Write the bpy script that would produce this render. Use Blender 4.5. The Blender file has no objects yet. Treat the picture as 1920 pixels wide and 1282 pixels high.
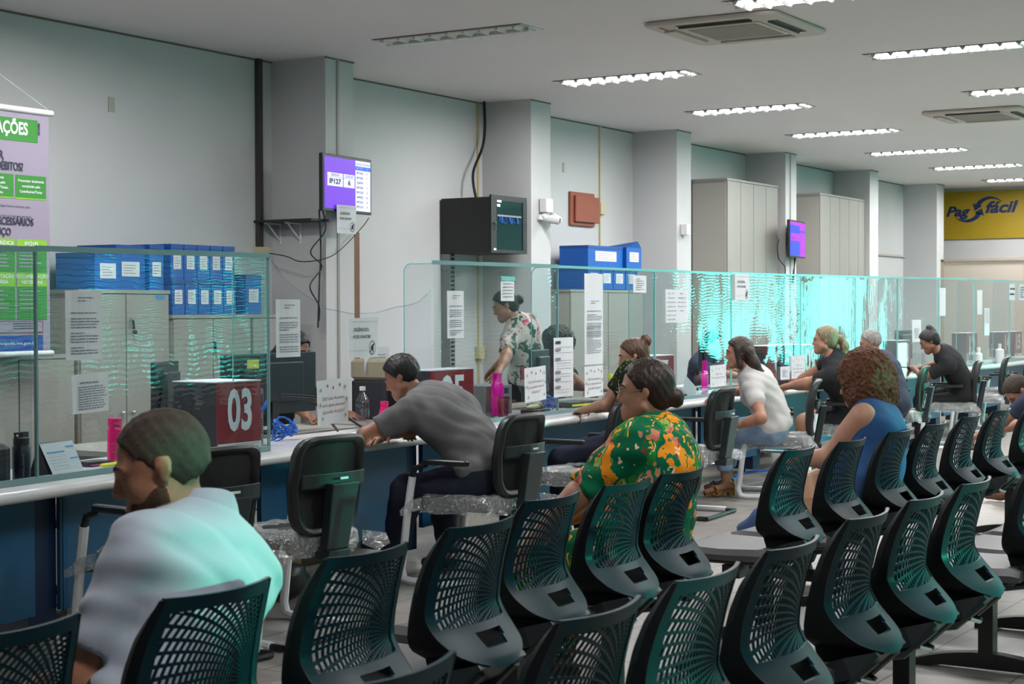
import bpy, bmesh, math, random
import numpy as np
from mathutils import Vector, Matrix
random.seed(7)
SC = bpy.context.scene
COL = SC.collection
PI = math.pi
R = math.radians

# ------------------------------------------------------------------ camera
cd = bpy.data.cameras.new('camera')
cam = bpy.data.objects.new('camera', cd); COL.objects.link(cam); SC.camera = cam
cd.sensor_width = 36; cd.lens = 3112.5 / 1920 * 36
cd.clip_start = 0.05; cd.clip_end = 200
_y, _p, _r = R(31.58), R(-1.094), R(-0.161)
fd = Vector((math.cos(_y)*math.cos(_p), math.sin(_y)*math.cos(_p), math.sin(_p)))
rt = fd.cross(Vector((0, 0, 1))).normalized(); up = rt.cross(fd)
rt, up = rt*math.cos(_r)+up*math.sin(_r), up*math.cos(_r)-rt*math.sin(_r)
cam.matrix_world = Matrix(((rt.x, up.x, -fd.x, 0), (rt.y, up.y, -fd.y, 0), (rt.z, up.z, -fd.z, 1.48), (0, 0, 0, 1)))
cd.dof.use_dof = True; cd.dof.focus_distance = 9.5; cd.dof.aperture_fstop = 9.0

# ------------------------------------------------------------------ world, exposure
SC.view_settings.view_transform = 'Standard'; SC.view_settings.look = 'None'
SC.view_settings.gamma = 1; SC.view_settings.use_curve_mapping = False
SC.view_settings.exposure = 0.0
W = bpy.data.worlds.new('world'); SC.world = W; W.use_nodes = True
W.node_tree.nodes['Background'].inputs[0].default_value = (0.75, 0.9, 1, 1)
W.node_tree.nodes['Background'].inputs[1].default_value = 1.0
SC.cycles.max_bounces = 7; SC.cycles.diffuse_bounces = 3; SC.cycles.glossy_bounces = 3
SC.cycles.transparent_max_bounces = 16; SC.cycles.transmission_bounces = 3
SC.cycles.caustics_reflective = False; SC.cycles.caustics_refractive = False
SC.cycles.sample_clamp_indirect = 4
SC.cycles.use_denoising = True

LAMP_W = 63.0          # each lit ceiling luminaire
DAY_W = 210.0           # daylight outside the blinds
DOOR_W = 230.0         # daylight outside the entrance
SUN_W = 5.6

def area(name, loc, rot, sx, sy, power, col, parent=None):
    l = bpy.data.lights.new(name, 'AREA'); l.shape = 'RECTANGLE'; l.size = sx; l.size_y = sy
    l.energy = power; l.color = col
    o = bpy.data.objects.new(name, l); COL.objects.link(o); o.location = loc; o.rotation_euler = rot
    if parent: o.parent = parent
    return o
# daylight standing outside the tinted glazing of the right wall and the entrance; low sun through the gaps of the added blinds
for i, (x, s) in enumerate(((7.0, .8), (12.6, 1.0), (18.2, 1.2), (23.6, 1.4))):
    area('daylight', (x, -4.1, 2.0), (R(90), 0, 0), 4.6, 2.3, DAY_W*s, (.28, .72, 1))
area('daylight', (27.8, 1.15, 1.3), (R(90), 0, R(90)), 3.8, 2.5, DOOR_W, (.80, .95, 1))
sl = bpy.data.lights.new('sun', 'SUN'); sl.energy = SUN_W; sl.angle = R(1.0); sl.color = (1, .97, .92)
so = bpy.data.objects.new('sun', sl); COL.objects.link(so); so.rotation_euler = Vector((.35, -.93, .12)).to_track_quat('Z', 'Y').to_euler()

# ------------------------------------------------------------------ materials
MATS = {}
def mat(name, col, rough=.55, metal=0, spec=.5, bump=0, bscale=60, var=0, vscale=8, emit=None, es=1, sheen=0, aniso=None, coat=0):
    if name in MATS: return MATS[name]
    m = bpy.data.materials.new(name); m.use_nodes = True; nt = m.node_tree; N = nt.nodes; L = nt.links
    b = N['Principled BSDF']; b.inputs['Base Color'].default_value = (*col, 1)
    b.inputs['Roughness'].default_value = rough; b.inputs['Metallic'].default_value = metal
    b.inputs['Specular IOR Level'].default_value = spec
    if coat: b.inputs['Coat Weight'].default_value = coat
    if sheen: b.inputs['Sheen Weight'].default_value = sheen
    tc = N.new('ShaderNodeTexCoord')
    src = tc.outputs['Object']
    if aniso:
        mp = N.new('ShaderNodeMapping'); mp.inputs['Scale'].default_value = aniso; L.new(src, mp.inputs[0]); src = mp.outputs[0]
    if var:
        n = N.new('ShaderNodeTexNoise'); n.inputs['Scale'].default_value = vscale; n.inputs['Detail'].default_value = 4; L.new(src, n.inputs[0])
        mr = N.new('ShaderNodeMapRange'); mr.inputs[1].default_value = .3; mr.inputs[2].default_value = .7
        mr.inputs[3].default_value = 1-var; mr.inputs[4].default_value = 1+var; L.new(n.outputs[0], mr.inputs[0])
        mx = N.new('ShaderNodeVectorMath'); mx.operation = 'SCALE'; mx.inputs[0].default_value = col
        L.new(mr.outputs[0], mx.inputs['Scale']); L.new(mx.outputs[0], b.inputs['Base Color'])
    if bump:
        n = N.new('ShaderNodeTexNoise'); n.inputs['Scale'].default_value = bscale; n.inputs['Detail'].default_value = 3; L.new(src, n.inputs[0])
        bp = N.new('ShaderNodeBump'); bp.inputs['Strength'].default_value = bump; bp.inputs['Distance'].default_value = .01
        L.new(n.outputs[0], bp.inputs['Height']); L.new(bp.outputs[0], b.inputs['Normal'])
    if emit:
        b.inputs['Emission Color'].default_value = (*emit, 1); b.inputs['Emission Strength'].default_value = es
    MATS[name] = m; return m

def acrylic(name, sx, sz, strength, warp, tint=(.9, .95, .95), iorv=1.5, refl=1.0, bigscale=1.6):
    m = bpy.data.materials.new(name); m.use_nodes = True; nt = m.node_tree; N = nt.nodes; L = nt.links
    N.clear(); out = N.new('ShaderNodeOutputMaterial')
    tc = N.new('ShaderNodeTexCoord')
    def noise(scale_vec, detail, dist=0):
        mp = N.new('ShaderNodeMapping'); mp.inputs['Scale'].default_value = scale_vec; L.new(tc.outputs['Object'], mp.inputs[0])
        n = N.new('ShaderNodeTexNoise'); n.inputs['Scale'].default_value = 1; n.inputs['Detail'].default_value = detail
        n.inputs['Distortion'].default_value = dist; L.new(mp.outputs[0], n.inputs[0]); return n.outputs[0]
    a = noise((sx, 1, sz), 1, .6)
    if name == 'acrylic_ripple':
        wv = N.new('ShaderNodeTexWave'); wv.bands_direction = 'Z'; wv.inputs['Scale'].default_value = 12.5; wv.inputs['Distortion'].default_value = 7; wv.inputs['Detail'].default_value = 2; wv.inputs['Detail Scale'].default_value = .55
        mp_ = N.new('ShaderNodeMapping'); mp_.inputs['Scale'].default_value = (.9, .2, 1); L.new(tc.outputs['Object'], mp_.inputs[0]); L.new(mp_.outputs[0], wv.inputs[0]); a = wv.outputs['Fac']
    c = noise((bigscale, 1, bigscale*.8), 1)
    b1 = N.new('ShaderNodeBump'); b1.inputs['Strength'].default_value = 1; b1.inputs['Distance'].default_value = warp; L.new(c, b1.inputs['Height'])
    if name == 'acrylic_ripple':
        sx_ = N.new('ShaderNodeSeparateXYZ'); L.new(tc.outputs['Object'], sx_.inputs[0]); mz = N.new('ShaderNodeMapRange'); mz.inputs[1].default_value = .30; mz.inputs[2].default_value = .62; mz.inputs[3].default_value = .12; L.new(sx_.outputs[2], mz.inputs[0])
        mm = N.new('ShaderNodeMath'); mm.operation = 'MULTIPLY'; L.new(a, mm.inputs[0]); L.new(mz.outputs[0], mm.inputs[1]); a = mm.outputs[0]
    b2 = N.new('ShaderNodeBump'); b2.inputs['Strength'].default_value = 1; b2.inputs['Distance'].default_value = strength
    L.new(a, b2.inputs['Height']); L.new(b1.outputs[0], b2.inputs['Normal'])
    fr = N.new('ShaderNodeFresnel'); fr.inputs['IOR'].default_value = iorv
    ml = N.new('ShaderNodeMath'); ml.operation = 'MULTIPLY'; ml.inputs[1].default_value = refl; L.new(fr.outputs[0], ml.inputs[0])
    geo = N.new('ShaderNodeNewGeometry'); inv = N.new('ShaderNodeMath'); inv.operation = 'SUBTRACT'; inv.inputs[0].default_value = 1; L.new(geo.outputs['Backfacing'], inv.inputs[1])
    m2 = N.new('ShaderNodeMath'); m2.operation = 'MULTIPLY'; L.new(ml.outputs[0], m2.inputs[0]); L.new(inv.outputs[0], m2.inputs[1]); ml = m2
    t = N.new('ShaderNodeBsdfTransparent'); t.inputs[0].default_value = (*tint, 1)
    g = N.new('ShaderNodeBsdfGlossy'); g.inputs['Roughness'].default_value = 0.0; g.inputs[0].default_value = (.95, 1, 1, 1)
    L.new(b2.outputs[0], g.inputs['Normal'])
    mx = N.new('ShaderNodeMixShader'); L.new(ml.outputs[0], mx.inputs[0]); L.new(t.outputs[0], mx.inputs[1]); L.new(g.outputs[0], mx.inputs[2])
    L.new(mx.outputs[0], out.inputs[0]); MATS[name] = m; return m

def pane_mat(name, tint, refl=.08):
    m = bpy.data.materials.new(name); m.use_nodes = True; N = m.node_tree.nodes; L = m.node_tree.links
    N.clear(); out = N.new('ShaderNodeOutputMaterial')
    t = N.new('ShaderNodeBsdfTransparent'); t.inputs[0].default_value = (*tint, 1)
    g = N.new('ShaderNodeBsdfGlossy'); g.inputs['Roughness'].default_value = .02
    mx = N.new('ShaderNodeMixShader'); mx.inputs[0].default_value = refl
    L.new(t.outputs[0], mx.inputs[1]); L.new(g.outputs[0], mx.inputs[2]); L.new(mx.outputs[0], out.inputs[0]); MATS[name] = m; return m

def pattern_mat(name, base, cols, scale=7, thr=.32, rough=.8, petals=6):
    """printed fabric: scattered flowers/leaves of a few colours on a plain ground"""
    m = bpy.data.materials.new(name); m.use_nodes = True; N = m.node_tree.nodes; L = m.node_tree.links
    b = N['Principled BSDF']; b.inputs['Roughness'].default_value = rough; b.inputs['Specular IOR Level'].default_value = .2
    tc = N.new('ShaderNodeTexCoord')
    nz = N.new('ShaderNodeTexNoise'); nz.inputs['Scale'].default_value = scale*1.3; nz.inputs['Detail'].default_value = 2; L.new(tc.outputs['Object'], nz.inputs[0])
    ad = N.new('ShaderNodeMix'); ad.data_type = 'VECTOR'; ad.inputs[0].default_value = .14; L.new(tc.outputs['Object'], ad.inputs[4]); L.new(nz.outputs['Color'], ad.inputs[5])
    prev = None
    for i, (c, sc, th, stretch) in enumerate(cols):
        mp = N.new('ShaderNodeMapping'); mp.inputs['Location'].default_value = (i*3.1, i*1.7, i*2.3); mp.inputs['Rotation'].default_value = (i*.9, i*.5, i*1.3)
        mp.inputs['Scale'].default_value = (1, stretch, 1/stretch if stretch > 1 else 1); L.new(ad.outputs[1], mp.inputs[0])
        v = N.new('ShaderNodeTexVoronoi'); v.inputs['Scale'].default_value = scale*sc; v.inputs['Randomness'].default_value = 1; L.new(mp.outputs[0], v.inputs[0])
        gt = N.new('ShaderNodeMath'); gt.operation = 'LESS_THAN'; gt.inputs[1].default_value = th; L.new(v.outputs['Distance'], gt.inputs[0])
        mx = N.new('ShaderNodeMix'); mx.data_type = 'RGBA'; L.new(gt.outputs[0], mx.inputs[0])
        if prev is None: mx.inputs[6].default_value = (*base, 1)
        else: L.new(prev, mx.inputs[6])
        mx.inputs[7].default_value = (*c, 1); prev = mx.outputs[2]
    L.new(prev, b.inputs['Base Color']); MATS[name] = m; return m

# walls, floor, ceiling
mat('wall_paint', (.56, .56, .565), .85, bump=.05, bscale=30, var=.03, vscale=1.5)
mat('ceiling_paint', (.83, .785, .775), .9, bump=.08, bscale=3, var=.02, vscale=.6)
def floor_mat():
    m = bpy.data.materials.new('floor_tiles'); m.use_nodes = True; N = m.node_tree.nodes; L = m.node_tree.links
    b = N['Principled BSDF']; tc = N.new('ShaderNodeTexCoord')
    br = N.new('ShaderNodeTexBrick'); br.offset = 0; br.inputs['Scale'].default_value = 1
    br.inputs['Brick Width'].default_value = .45; br.inputs['Row Height'].default_value = .45; br.inputs['Mortar Size'].default_value = .004
    br.inputs['Color1'].default_value = (.36, .33, .305, 1); br.inputs['Color2'].default_value = (.33, .305, .285, 1); br.inputs['Mortar'].default_value = (.10, .09, .085, 1)
    mp = N.new('ShaderNodeMapping'); mp.inputs['Location'].default_value = (.12, .05, 0); L.new(tc.outputs['Object'], mp.inputs[0]); L.new(mp.outputs[0], br.inputs[0])
    nz = N.new('ShaderNodeTexNoise'); nz.inputs['Scale'].default_value = 9; nz.inputs['Detail'].default_value = 5; L.new(tc.outputs['Object'], nz.inputs[0])
    mx = N.new('ShaderNodeMix'); mx.data_type = 'RGBA'; mx.blend_type = 'MULTIPLY'; mx.inputs[0].default_value = .35
    L.new(br.outputs[0], mx.inputs[6]); L.new(nz.outputs[0], mx.inputs[7]); L.new(mx.outputs[2], b.inputs['Base Color'])
    b.inputs['Roughness'].default_value = .32; b.inputs['Specular IOR Level'].default_value = .4
    bp = N.new('ShaderNodeBump'); bp.inputs['Strength'].default_value = .4; bp.inputs['Distance'].default_value = .002; bp.invert = True
    L.new(br.outputs['Fac'], bp.inputs['Height']); L.new(bp.outputs[0], b.inputs['Normal']); MATS['floor_tiles'] = m
floor_mat()
P_ = dict
mat('white', (.72, .72, .72), .5); mat('paper', (.70, .70, .74), .8); mat('ink', (.03, .03, .04), .8); mat('grey_ink', (.22, .22, .26), .8)
mat('counter_white', (.60, .595, .60), .25); mat('counter_blue', (.008, .085, .19), .35, var=.12, vscale=2)
mat('counter_navy', (.006, .02, .065), .4); mat('brown_strip', (.22, .12, .06), .6)
mat('rail', (.17, .27, .29), .3); mat('edge_teal', (.20, .55, .52), .15)
mat('black_plastic', (.012, .013, .014), .42, spec=.5, bump=.03, bscale=400); mat('black_gloss', (.008, .008, .01), .15)
mat('shell', (.002, .021, .030), .42, spec=.18); mat('wing_black', (.004, .006, .007), .5, spec=.2); mat('vinyl', (.072, .069, .077), .5, bump=.04, bscale=120)  # shell: teal light on the bench backs is mixed into its base colour
mat('steel_black', (.01, .01, .011), .35); mat('chrome', (.6, .6, .6), .15, metal=1); mat('yoke', (.018, .026, .030), .42, spec=.4)
mat('wrap', (.72, .72, .74), .45, bump=.5, bscale=30, spec=.4); mat('wrap_tape', (.1, .1, .1), .6)
mat('fabric_black', (.012, .012, .013), .9)
mat('cabinet', (.31, .295, .27), .5, var=.02); mat('cabinet_side', (.40, .375, .335), .55); mat('cabinet_gap', (.14, .12, .09), .7)
mat('blue_box', (.0, .09, .42), .45); mat('blue_box_dark', (.0, .055, .28), .5)
mat('lum_white', (.70, .68, .64), .4); mat('lum_metal', (.55, .56, .55), .25, metal=.6); mat('lum_dark', (.12, .11, .10), .6)
mat('tube_on', (.9, .9, 1), .3, emit=(.93, .95, 1), es=14); mat('ac_body', (.56, .50, .44), .5); mat('ac_grille', (.30, .275, .24), .7, bump=.5, bscale=200)
mat('dark', (.01, .01, .01), .6); mat('red_ink', (.4, .02, .02), .6)
mat('pole_dark', (.045, .04, .038), .5); mat('wood_brown', (.17, .07, .035), .5); mat('box_beige', (.26, .23, .16), .6)
mat('rack_black', (.009, .009, .010), .5, bump=.2, bscale=150); mat('rack_glass', (.01, .03, .03), .05, spec=1)
mat('terracotta', (.30, .085, .05), .7, bump=.3, bscale=60); mat('yellow_sign', (.36, .24, .003), .5); mat('navy_ink', (.0, .018, .10), .5); mat('yellow_line', (.50, .35, .01), .5)
mat('partition', (.46, .40, .34), .6); mat('partition_frame', (.36, .29, .23), .5)
mat('sign_red', (.23, .006, .016), .4); mat('sign_white', (.72, .74, .78), .5); mat('monitor', (.018, .016, .024), .4); mat('pc_grey', (.22, .22, .23), .5); mat('pc_dark', (.02, .022, .028), .5)
mat('pink', (.72, .01, .16), .25); mat('magenta', (.75, .0, .36), .25); mat('navy_bottle', (.012, .014, .03), .3); mat('yellow_hi', (.75, .75, .02), .4); mat('purple_case', (.22, .02, .14), .4)
mat('cal_blue', (.03, .25, .6), .6); mat('blue_cable', (.0, .12, .55), .4); mat('black_cable', (.01, .01, .01), .5); mat('cream_plastic', (.55, .48, .30), .5)
mat('camera_white', (.72, .70, .72), .4); mat('banner_lilac', (.29, .25, .33), .6); mat('banner_green', (.035, .22, .03), .55); mat('banner_lime', (.22, .48, .02), .55); mat('banner_blue', (.02, .06, .32), .5); mat('banner_text', (.03, .03, .06), .6)
mat('maroon', (.17, .01, .04), .5); mat('scr_purple', (.05, .0, .2), .3, emit=(.155, .006, .68), es=1.0); mat('scr_white', (.4, .4, .5), .3, emit=(.74, .72, 1), es=.85); mat('scr_blue', (.0, .03, .3), .3, emit=(.0, .12, .85), es=.9)
mat('scr_ink', (.02, .02, .06), .4); mat('scr2_blue', (.0, .03, .3), .3, emit=(.0, .04, .62), es=1); mat('scr2_mag', (.2, .0, .3), .3, emit=(.33, .03, .62), es=1)
mat('bezel', (.01, .01, .012), .3); mat('tape', (.35, .45, .42), .5); mat('cardboard', (.36, .28, .18), .8); mat('note_yellow', (.7, .7, .08), .7)
mat('seat_cloth', (.05, .05, .055), .8); mat('clear_bag', (.6, .6, .62), .2); mat('cream_cloth', (.5, .5, .32), .8)
acrylic('acrylic_ripple', 9.0, 34, .0007, .012, refl=1.35, bigscale=2.2)
acrylic('acrylic_streak', 26, 4.5, .0012, .018, refl=1.35)
acrylic('acrylic_plain', 3, 5, .0006, .004, tint=(.93, .95, .96), refl=.7)
acrylic('plastic_film', 10, 60, .0012, .01, tint=(.93, .94, .96), refl=.8)
pane_mat('teal_film', (.22, .90, .72)); pane_mat('cyan_film', (.40, .95, .86))
pane_mat('clear_plastic', (.86, .88, .90), .14); pane_mat('pink_plastic', (.8, .35, .6), .1)

def crinkle():
    m = bpy.data.materials.new('plastic_wrap'); m.use_nodes = True; N = m.node_tree.nodes; L = m.node_tree.links; N.clear()
    out = N.new('ShaderNodeOutputMaterial'); tc = N.new('ShaderNodeTexCoord')
    n = N.new('ShaderNodeTexNoise'); n.inputs['Scale'].default_value = 16; n.inputs['Detail'].default_value = 2; n.inputs['Distortion'].default_value = 2.5; L.new(tc.outputs['Object'], n.inputs[0])
    bp = N.new('ShaderNodeBump'); bp.inputs['Strength'].default_value = 1; bp.inputs['Distance'].default_value = .06; L.new(n.outputs[0], bp.inputs['Height'])
    g = N.new('ShaderNodeBsdfGlossy'); g.inputs['Roughness'].default_value = .12; L.new(bp.outputs[0], g.inputs['Normal'])
    d = N.new('ShaderNodeBsdfDiffuse'); d.inputs[0].default_value = (.55, .55, .57, 1)
    t = N.new('ShaderNodeBsdfTransparent')
    a = N.new('ShaderNodeMixShader'); a.inputs[0].default_value = .30; L.new(t.outputs[0], a.inputs[1]); L.new(d.outputs[0], a.inputs[2])
    b = N.new('ShaderNodeMixShader'); b.inputs[0].default_value = .30; L.new(a.outputs[0], b.inputs[1]); L.new(g.outputs[0], b.inputs[2])
    L.new(b.outputs[0], out.inputs[0]); MATS['plastic_wrap'] = m
crinkle()
def blind():  # cloth of the added blinds that shape the sun
    m = bpy.data.materials.new('added_blind_fabric'); m.use_nodes = True; N = m.node_tree.nodes; L = m.node_tree.links; N.clear()
    out = N.new('ShaderNodeOutputMaterial'); a = N.new('ShaderNodeBsdfDiffuse'); b = N.new('ShaderNodeBsdfTranslucent'); a.inputs[0].default_value = (.5, .5, .48, 1); b.inputs[0].default_value = (.42, .78, .76, 1)
    mx = N.new('ShaderNodeMixShader'); mx.inputs[0].default_value = .6; L.new(a.outputs[0], mx.inputs[1]); L.new(b.outputs[0], mx.inputs[2]); L.new(mx.outputs[0], out.inputs[0]); MATS['added_blind_fabric'] = m
blind()

# ------------------------------------------------------------------ mesh builder
class MB:
    def __init__(s): s.v = []; s.f = []; s.m = []; s.mats = []; s.T = Matrix.Identity(4)
    def mi(s, name):
        if name not in s.mats: s.mats.append(name)
        return s.mats.index(name)
    def add(s, vs, fs, m):
        o = len(s.v); k = s.mi(m)
        s.v += [tuple(s.T @ Vector(v)) for v in vs]; s.f += [tuple(i+o for i in f) for f in fs]; s.m += [k]*len(fs); return s
    def box(s, x0, x1, y0, y1, z0, z1, m, rot=None):
        vs = [(x, y, z) for x in (x0, x1) for y in (y0, y1) for z in (z0, z1)]
        if rot:
            c = Vector(((x0+x1)/2, (y0+y1)/2, (z0+z1)/2)); vs = [tuple(c + rot @ (Vector(v)-c)) for v in vs]
        return s.add(vs, [(0, 1, 3, 2), (4, 6, 7, 5), (0, 4, 5, 1), (2, 3, 7, 6), (0, 2, 6, 4), (1, 5, 7, 3)], m)
    def rbox(s, x0, x1, y0, y1, z0, z1, r, m, n=3):
        """box with the four vertical edges rounded and small top/bottom chamfer"""
        pts = []
        for cx, cy, a0 in ((x1-r, y1-r, 0), (x0+r, y1-r, 90), (x0+r, y0+r, 180), (x1-r, y0+r, 270)):
            for i in range(n+1):
                a = R(a0+90*i/n); pts.append((cx+r*math.cos(a), cy+r*math.sin(a)))
        c = min(r*.4, (z1-z0)*.3); cx, cy = (x0+x1)/2, (y0+y1)/2
        sx = 1-c/max((x1-x0)/2, 1e-4); sy = 1-c/max((y1-y0)/2, 1e-4)
        rings = []
        for z, k in ((z0, 1), (z0+c, 0), (z1-c, 0), (z1, 1)):
            rings.append([(cx+(p[0]-cx)*(sx if k else 1), cy+(p[1]-cy)*(sy if k else 1), z) for p in pts])
        return s.loft(rings, m, cap=True)
    def loft(s, rings, m, cap=True, closed=True):
        n = len(rings[0]); vs = [p for r_ in rings for p in r_]; fs = []
        for i in range(len(rings)-1):
            for j in range(n if closed else n-1):
                a, b = i*n+j, i*n+(j+1) % n; fs.append((a, b, b+n, a+n))
        if cap: fs.append(tuple(range(n))[::-1]); fs.append(tuple((len(rings)-1)*n+j for j in range(n)))
        return s.add(vs, fs, m)
    def tube(s, pts, r, m, n=8, cap=True):
        pts = [Vector(p) for p in pts]; rings = []; prev = None
        for i, p in enumerate(pts):
            d = (pts[min(i+1, len(pts)-1)]-pts[max(i-1, 0)]).normalized()
            a = prev if prev else (Vector((0, 0, 1)) if abs(d.z) < .9 else Vector((1, 0, 0)))
            u = (a - d*a.dot(d)).normalized(); w = d.cross(u); prev = u
            rr = r[i] if isinstance(r, (list, tuple)) else r
            rings.append([tuple(p + u*rr*math.cos(2*PI*k/n) + w*rr*math.sin(2*PI*k/n)) for k in range(n)])
        return s.loft(rings, m, cap)
    def lathe(s, prof, c, m, n=20):
        return s.loft([[(c[0]+r_*math.cos(2*PI*k/n), c[1]+r_*math.sin(2*PI*k/n), c[2]+z) for k in range(n)] for r_, z in prof], m)
    def quad(s, a, b, c, d, m): return s.add([a, b, c, d], [(0, 1, 2, 3)], m)
    def ball(s, c, r, m, n=10):
        pr = [(max(1e-4, math.sin(PI*i/n)), -math.cos(PI*i/n)) for i in range(n+1)]
        rx, ry, rz = r if isinstance(r, tuple) else (r, r, r)
        return s.loft([[(c[0]+rx*a*math.cos(2*PI*k/12), c[1]+ry*a*math.sin(2*PI*k/12), c[2]+rz*b) for k in range(12)] for a, b in pr], m)
    def build(s, name, parent=None, smooth=False, bevel=0, loc=None, rot=None):
        me = bpy.data.meshes.new(name); me.from_pydata(s.v, [], s.f); me.validate(clean_customdata=False)
        for n in s.mats: me.materials.append(MATS[n])
        if len(me.polygons) == len(s.m): me.polygons.foreach_set('material_index', s.m)
        bm = bmesh.new(); bm.from_mesh(me); bmesh.ops.recalc_face_normals(bm, faces=bm.faces); bm.to_mesh(me); bm.free()
        if smooth: me.polygons.foreach_set('use_smooth', [True]*len(me.polygons)); me.set_sharp_from_angle(angle=R(40))
        o = bpy.data.objects.new(name, me); COL.objects.link(o)
        if parent: o.parent = parent
        if loc is not None: o.location = loc
        if rot is not None: o.rotation_euler = rot
        if bevel:
            md = o.modifiers.new('bevel', 'BEVEL'); md.width = bevel; md.segments = 2; md.limit_method = 'ANGLE'
        return o

def tag(o, label=None, cat=None, group=None, kind=None):
    if label: o['label'] = label
    if cat: o['category'] = cat
    if group: o['group'] = group
    if kind: o['kind'] = kind
    return o
def empty(name, loc, rz=0, label=None, cat=None, group=None):
    o = bpy.data.objects.new(name, None); COL.objects.link(o); o.location = loc; o.rotation_euler = (0, 0, rz); o.empty_display_size = .05
    return tag(o, label, cat, group)
def copy_tree(o, parent=None):
    c = o.copy(); COL.objects.link(c); c.parent = parent
    for ch in list(o.children): copy_tree(ch, c)
    return c
def struct(mb, name, **k):
    o = mb.build(name, **k); o['kind'] = 'structure'; return o

_txt = {}
def text_geo(body, bold=0, shear=0, space=1):
    key = (body, bold, shear, space)
    if key in _txt: return _txt[key]
    cu = bpy.data.curves.new('t', 'FONT'); cu.body = body; cu.size = 1; cu.align_x = 'CENTER'; cu.align_y = 'CENTER'
    cu.offset = bold; cu.shear = shear; cu.resolution_u = 3; cu.space_character = space; cu.fill_mode = 'FRONT'
    o = bpy.data.objects.new('t', cu); COL.objects.link(o); dg = bpy.context.evaluated_depsgraph_get()
    me = o.evaluated_get(dg).to_mesh(); vs = [tuple(v.co) for v in me.vertices]; fs = [tuple(p.vertices) for p in me.polygons]
    o.evaluated_get(dg).to_mesh_clear(); bpy.data.objects.remove(o); bpy.data.curves.remove(cu)
    _txt[key] = (vs, fs); return _txt[key]
def put_text(mb, body, cx, cz, h, m, w=None, bold=0, shear=0, y=-.0012, align='C'):
    """lettering on a sheet that lies in its own XZ plane and faces -Y; h = cap height"""
    vs, fs = text_geo(body, bold, shear)
    if not vs: return
    xs = [v[0] for v in vs]; s = h/.72; x0, x1 = min(xs), max(xs); sx = s if w is None else w/(x1-x0)
    off = (x0+x1)/2 if align == 'C' else x0
    mb.add([((v[0]-off)*sx+cx, y, v[1]*s+cz) for v in vs], fs, m)

# ------------------------------------------------------------------ implicit body modelling
def surfnet(F, org, h):
    ins = F < 0; nx, ny, nz = F.shape; cs = (nx-1, ny-1, nz-1)
    acc = np.zeros(cs+(3,), np.float32); cnt = np.zeros(cs, np.int16)
    for ax in range(3):
        o1, o2 = [a for a in range(3) if a != ax]
        for p in (0, 1):
            for q in (0, 1):
                st = [0, 0, 0]; st[o1] = p; st[o2] = q; en = list(st); en[ax] = 1
                sa = tuple(slice(st[i], st[i]+cs[i]) for i in range(3)); sb = tuple(slice(en[i], en[i]+cs[i]) for i in range(3))
                a, b = F[sa], F[sb]; cr = ins[sa] != ins[sb]
                t = np.where(cr, a/np.where(cr, a-b, 1), 0)
                cnt += cr
                acc[..., ax] += t; acc[..., o1] += cr*p; acc[..., o2] += cr*q
    ok = cnt > 0; idx = -np.ones(cs, np.int32); ii = np.argwhere(ok); idx[ok] = np.arange(len(ii))
    V = (ii + acc[ok]/cnt[ok][:, None])*h + org
    faces = []
    for ax in range(3):
        o1, o2 = [(1, 2), (2, 0), (0, 1)][ax]
        sl = [slice(1, None)]*3; sl[ax] = slice(0, F.shape[ax]-1); sl[o1] = slice(1, F.shape[o1]-1); sl[o2] = slice(1, F.shape[o2]-1)
        sb = list(sl); sb[ax] = slice(1, F.shape[ax])
        a, b = ins[tuple(sl)], ins[tuple(sb)]; w = np.argwhere(a != b)
        if not len(w): continue
        base = w.copy(); base[:, o1] += 1; base[:, o2] += 1
        def g(d1, d2):
            c = base.copy(); c[:, o1] -= d1; c[:, o2] -= d2; return idx[c[:, 0], c[:, 1], c[:, 2]]
        q = np.stack([g(1, 1), g(0, 1), g(0, 0), g(1, 0)], 1); fl = b[tuple(w.T)]
        q[fl] = q[fl][:, ::-1]; faces.append(q)
    return V, np.concatenate(faces)

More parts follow.
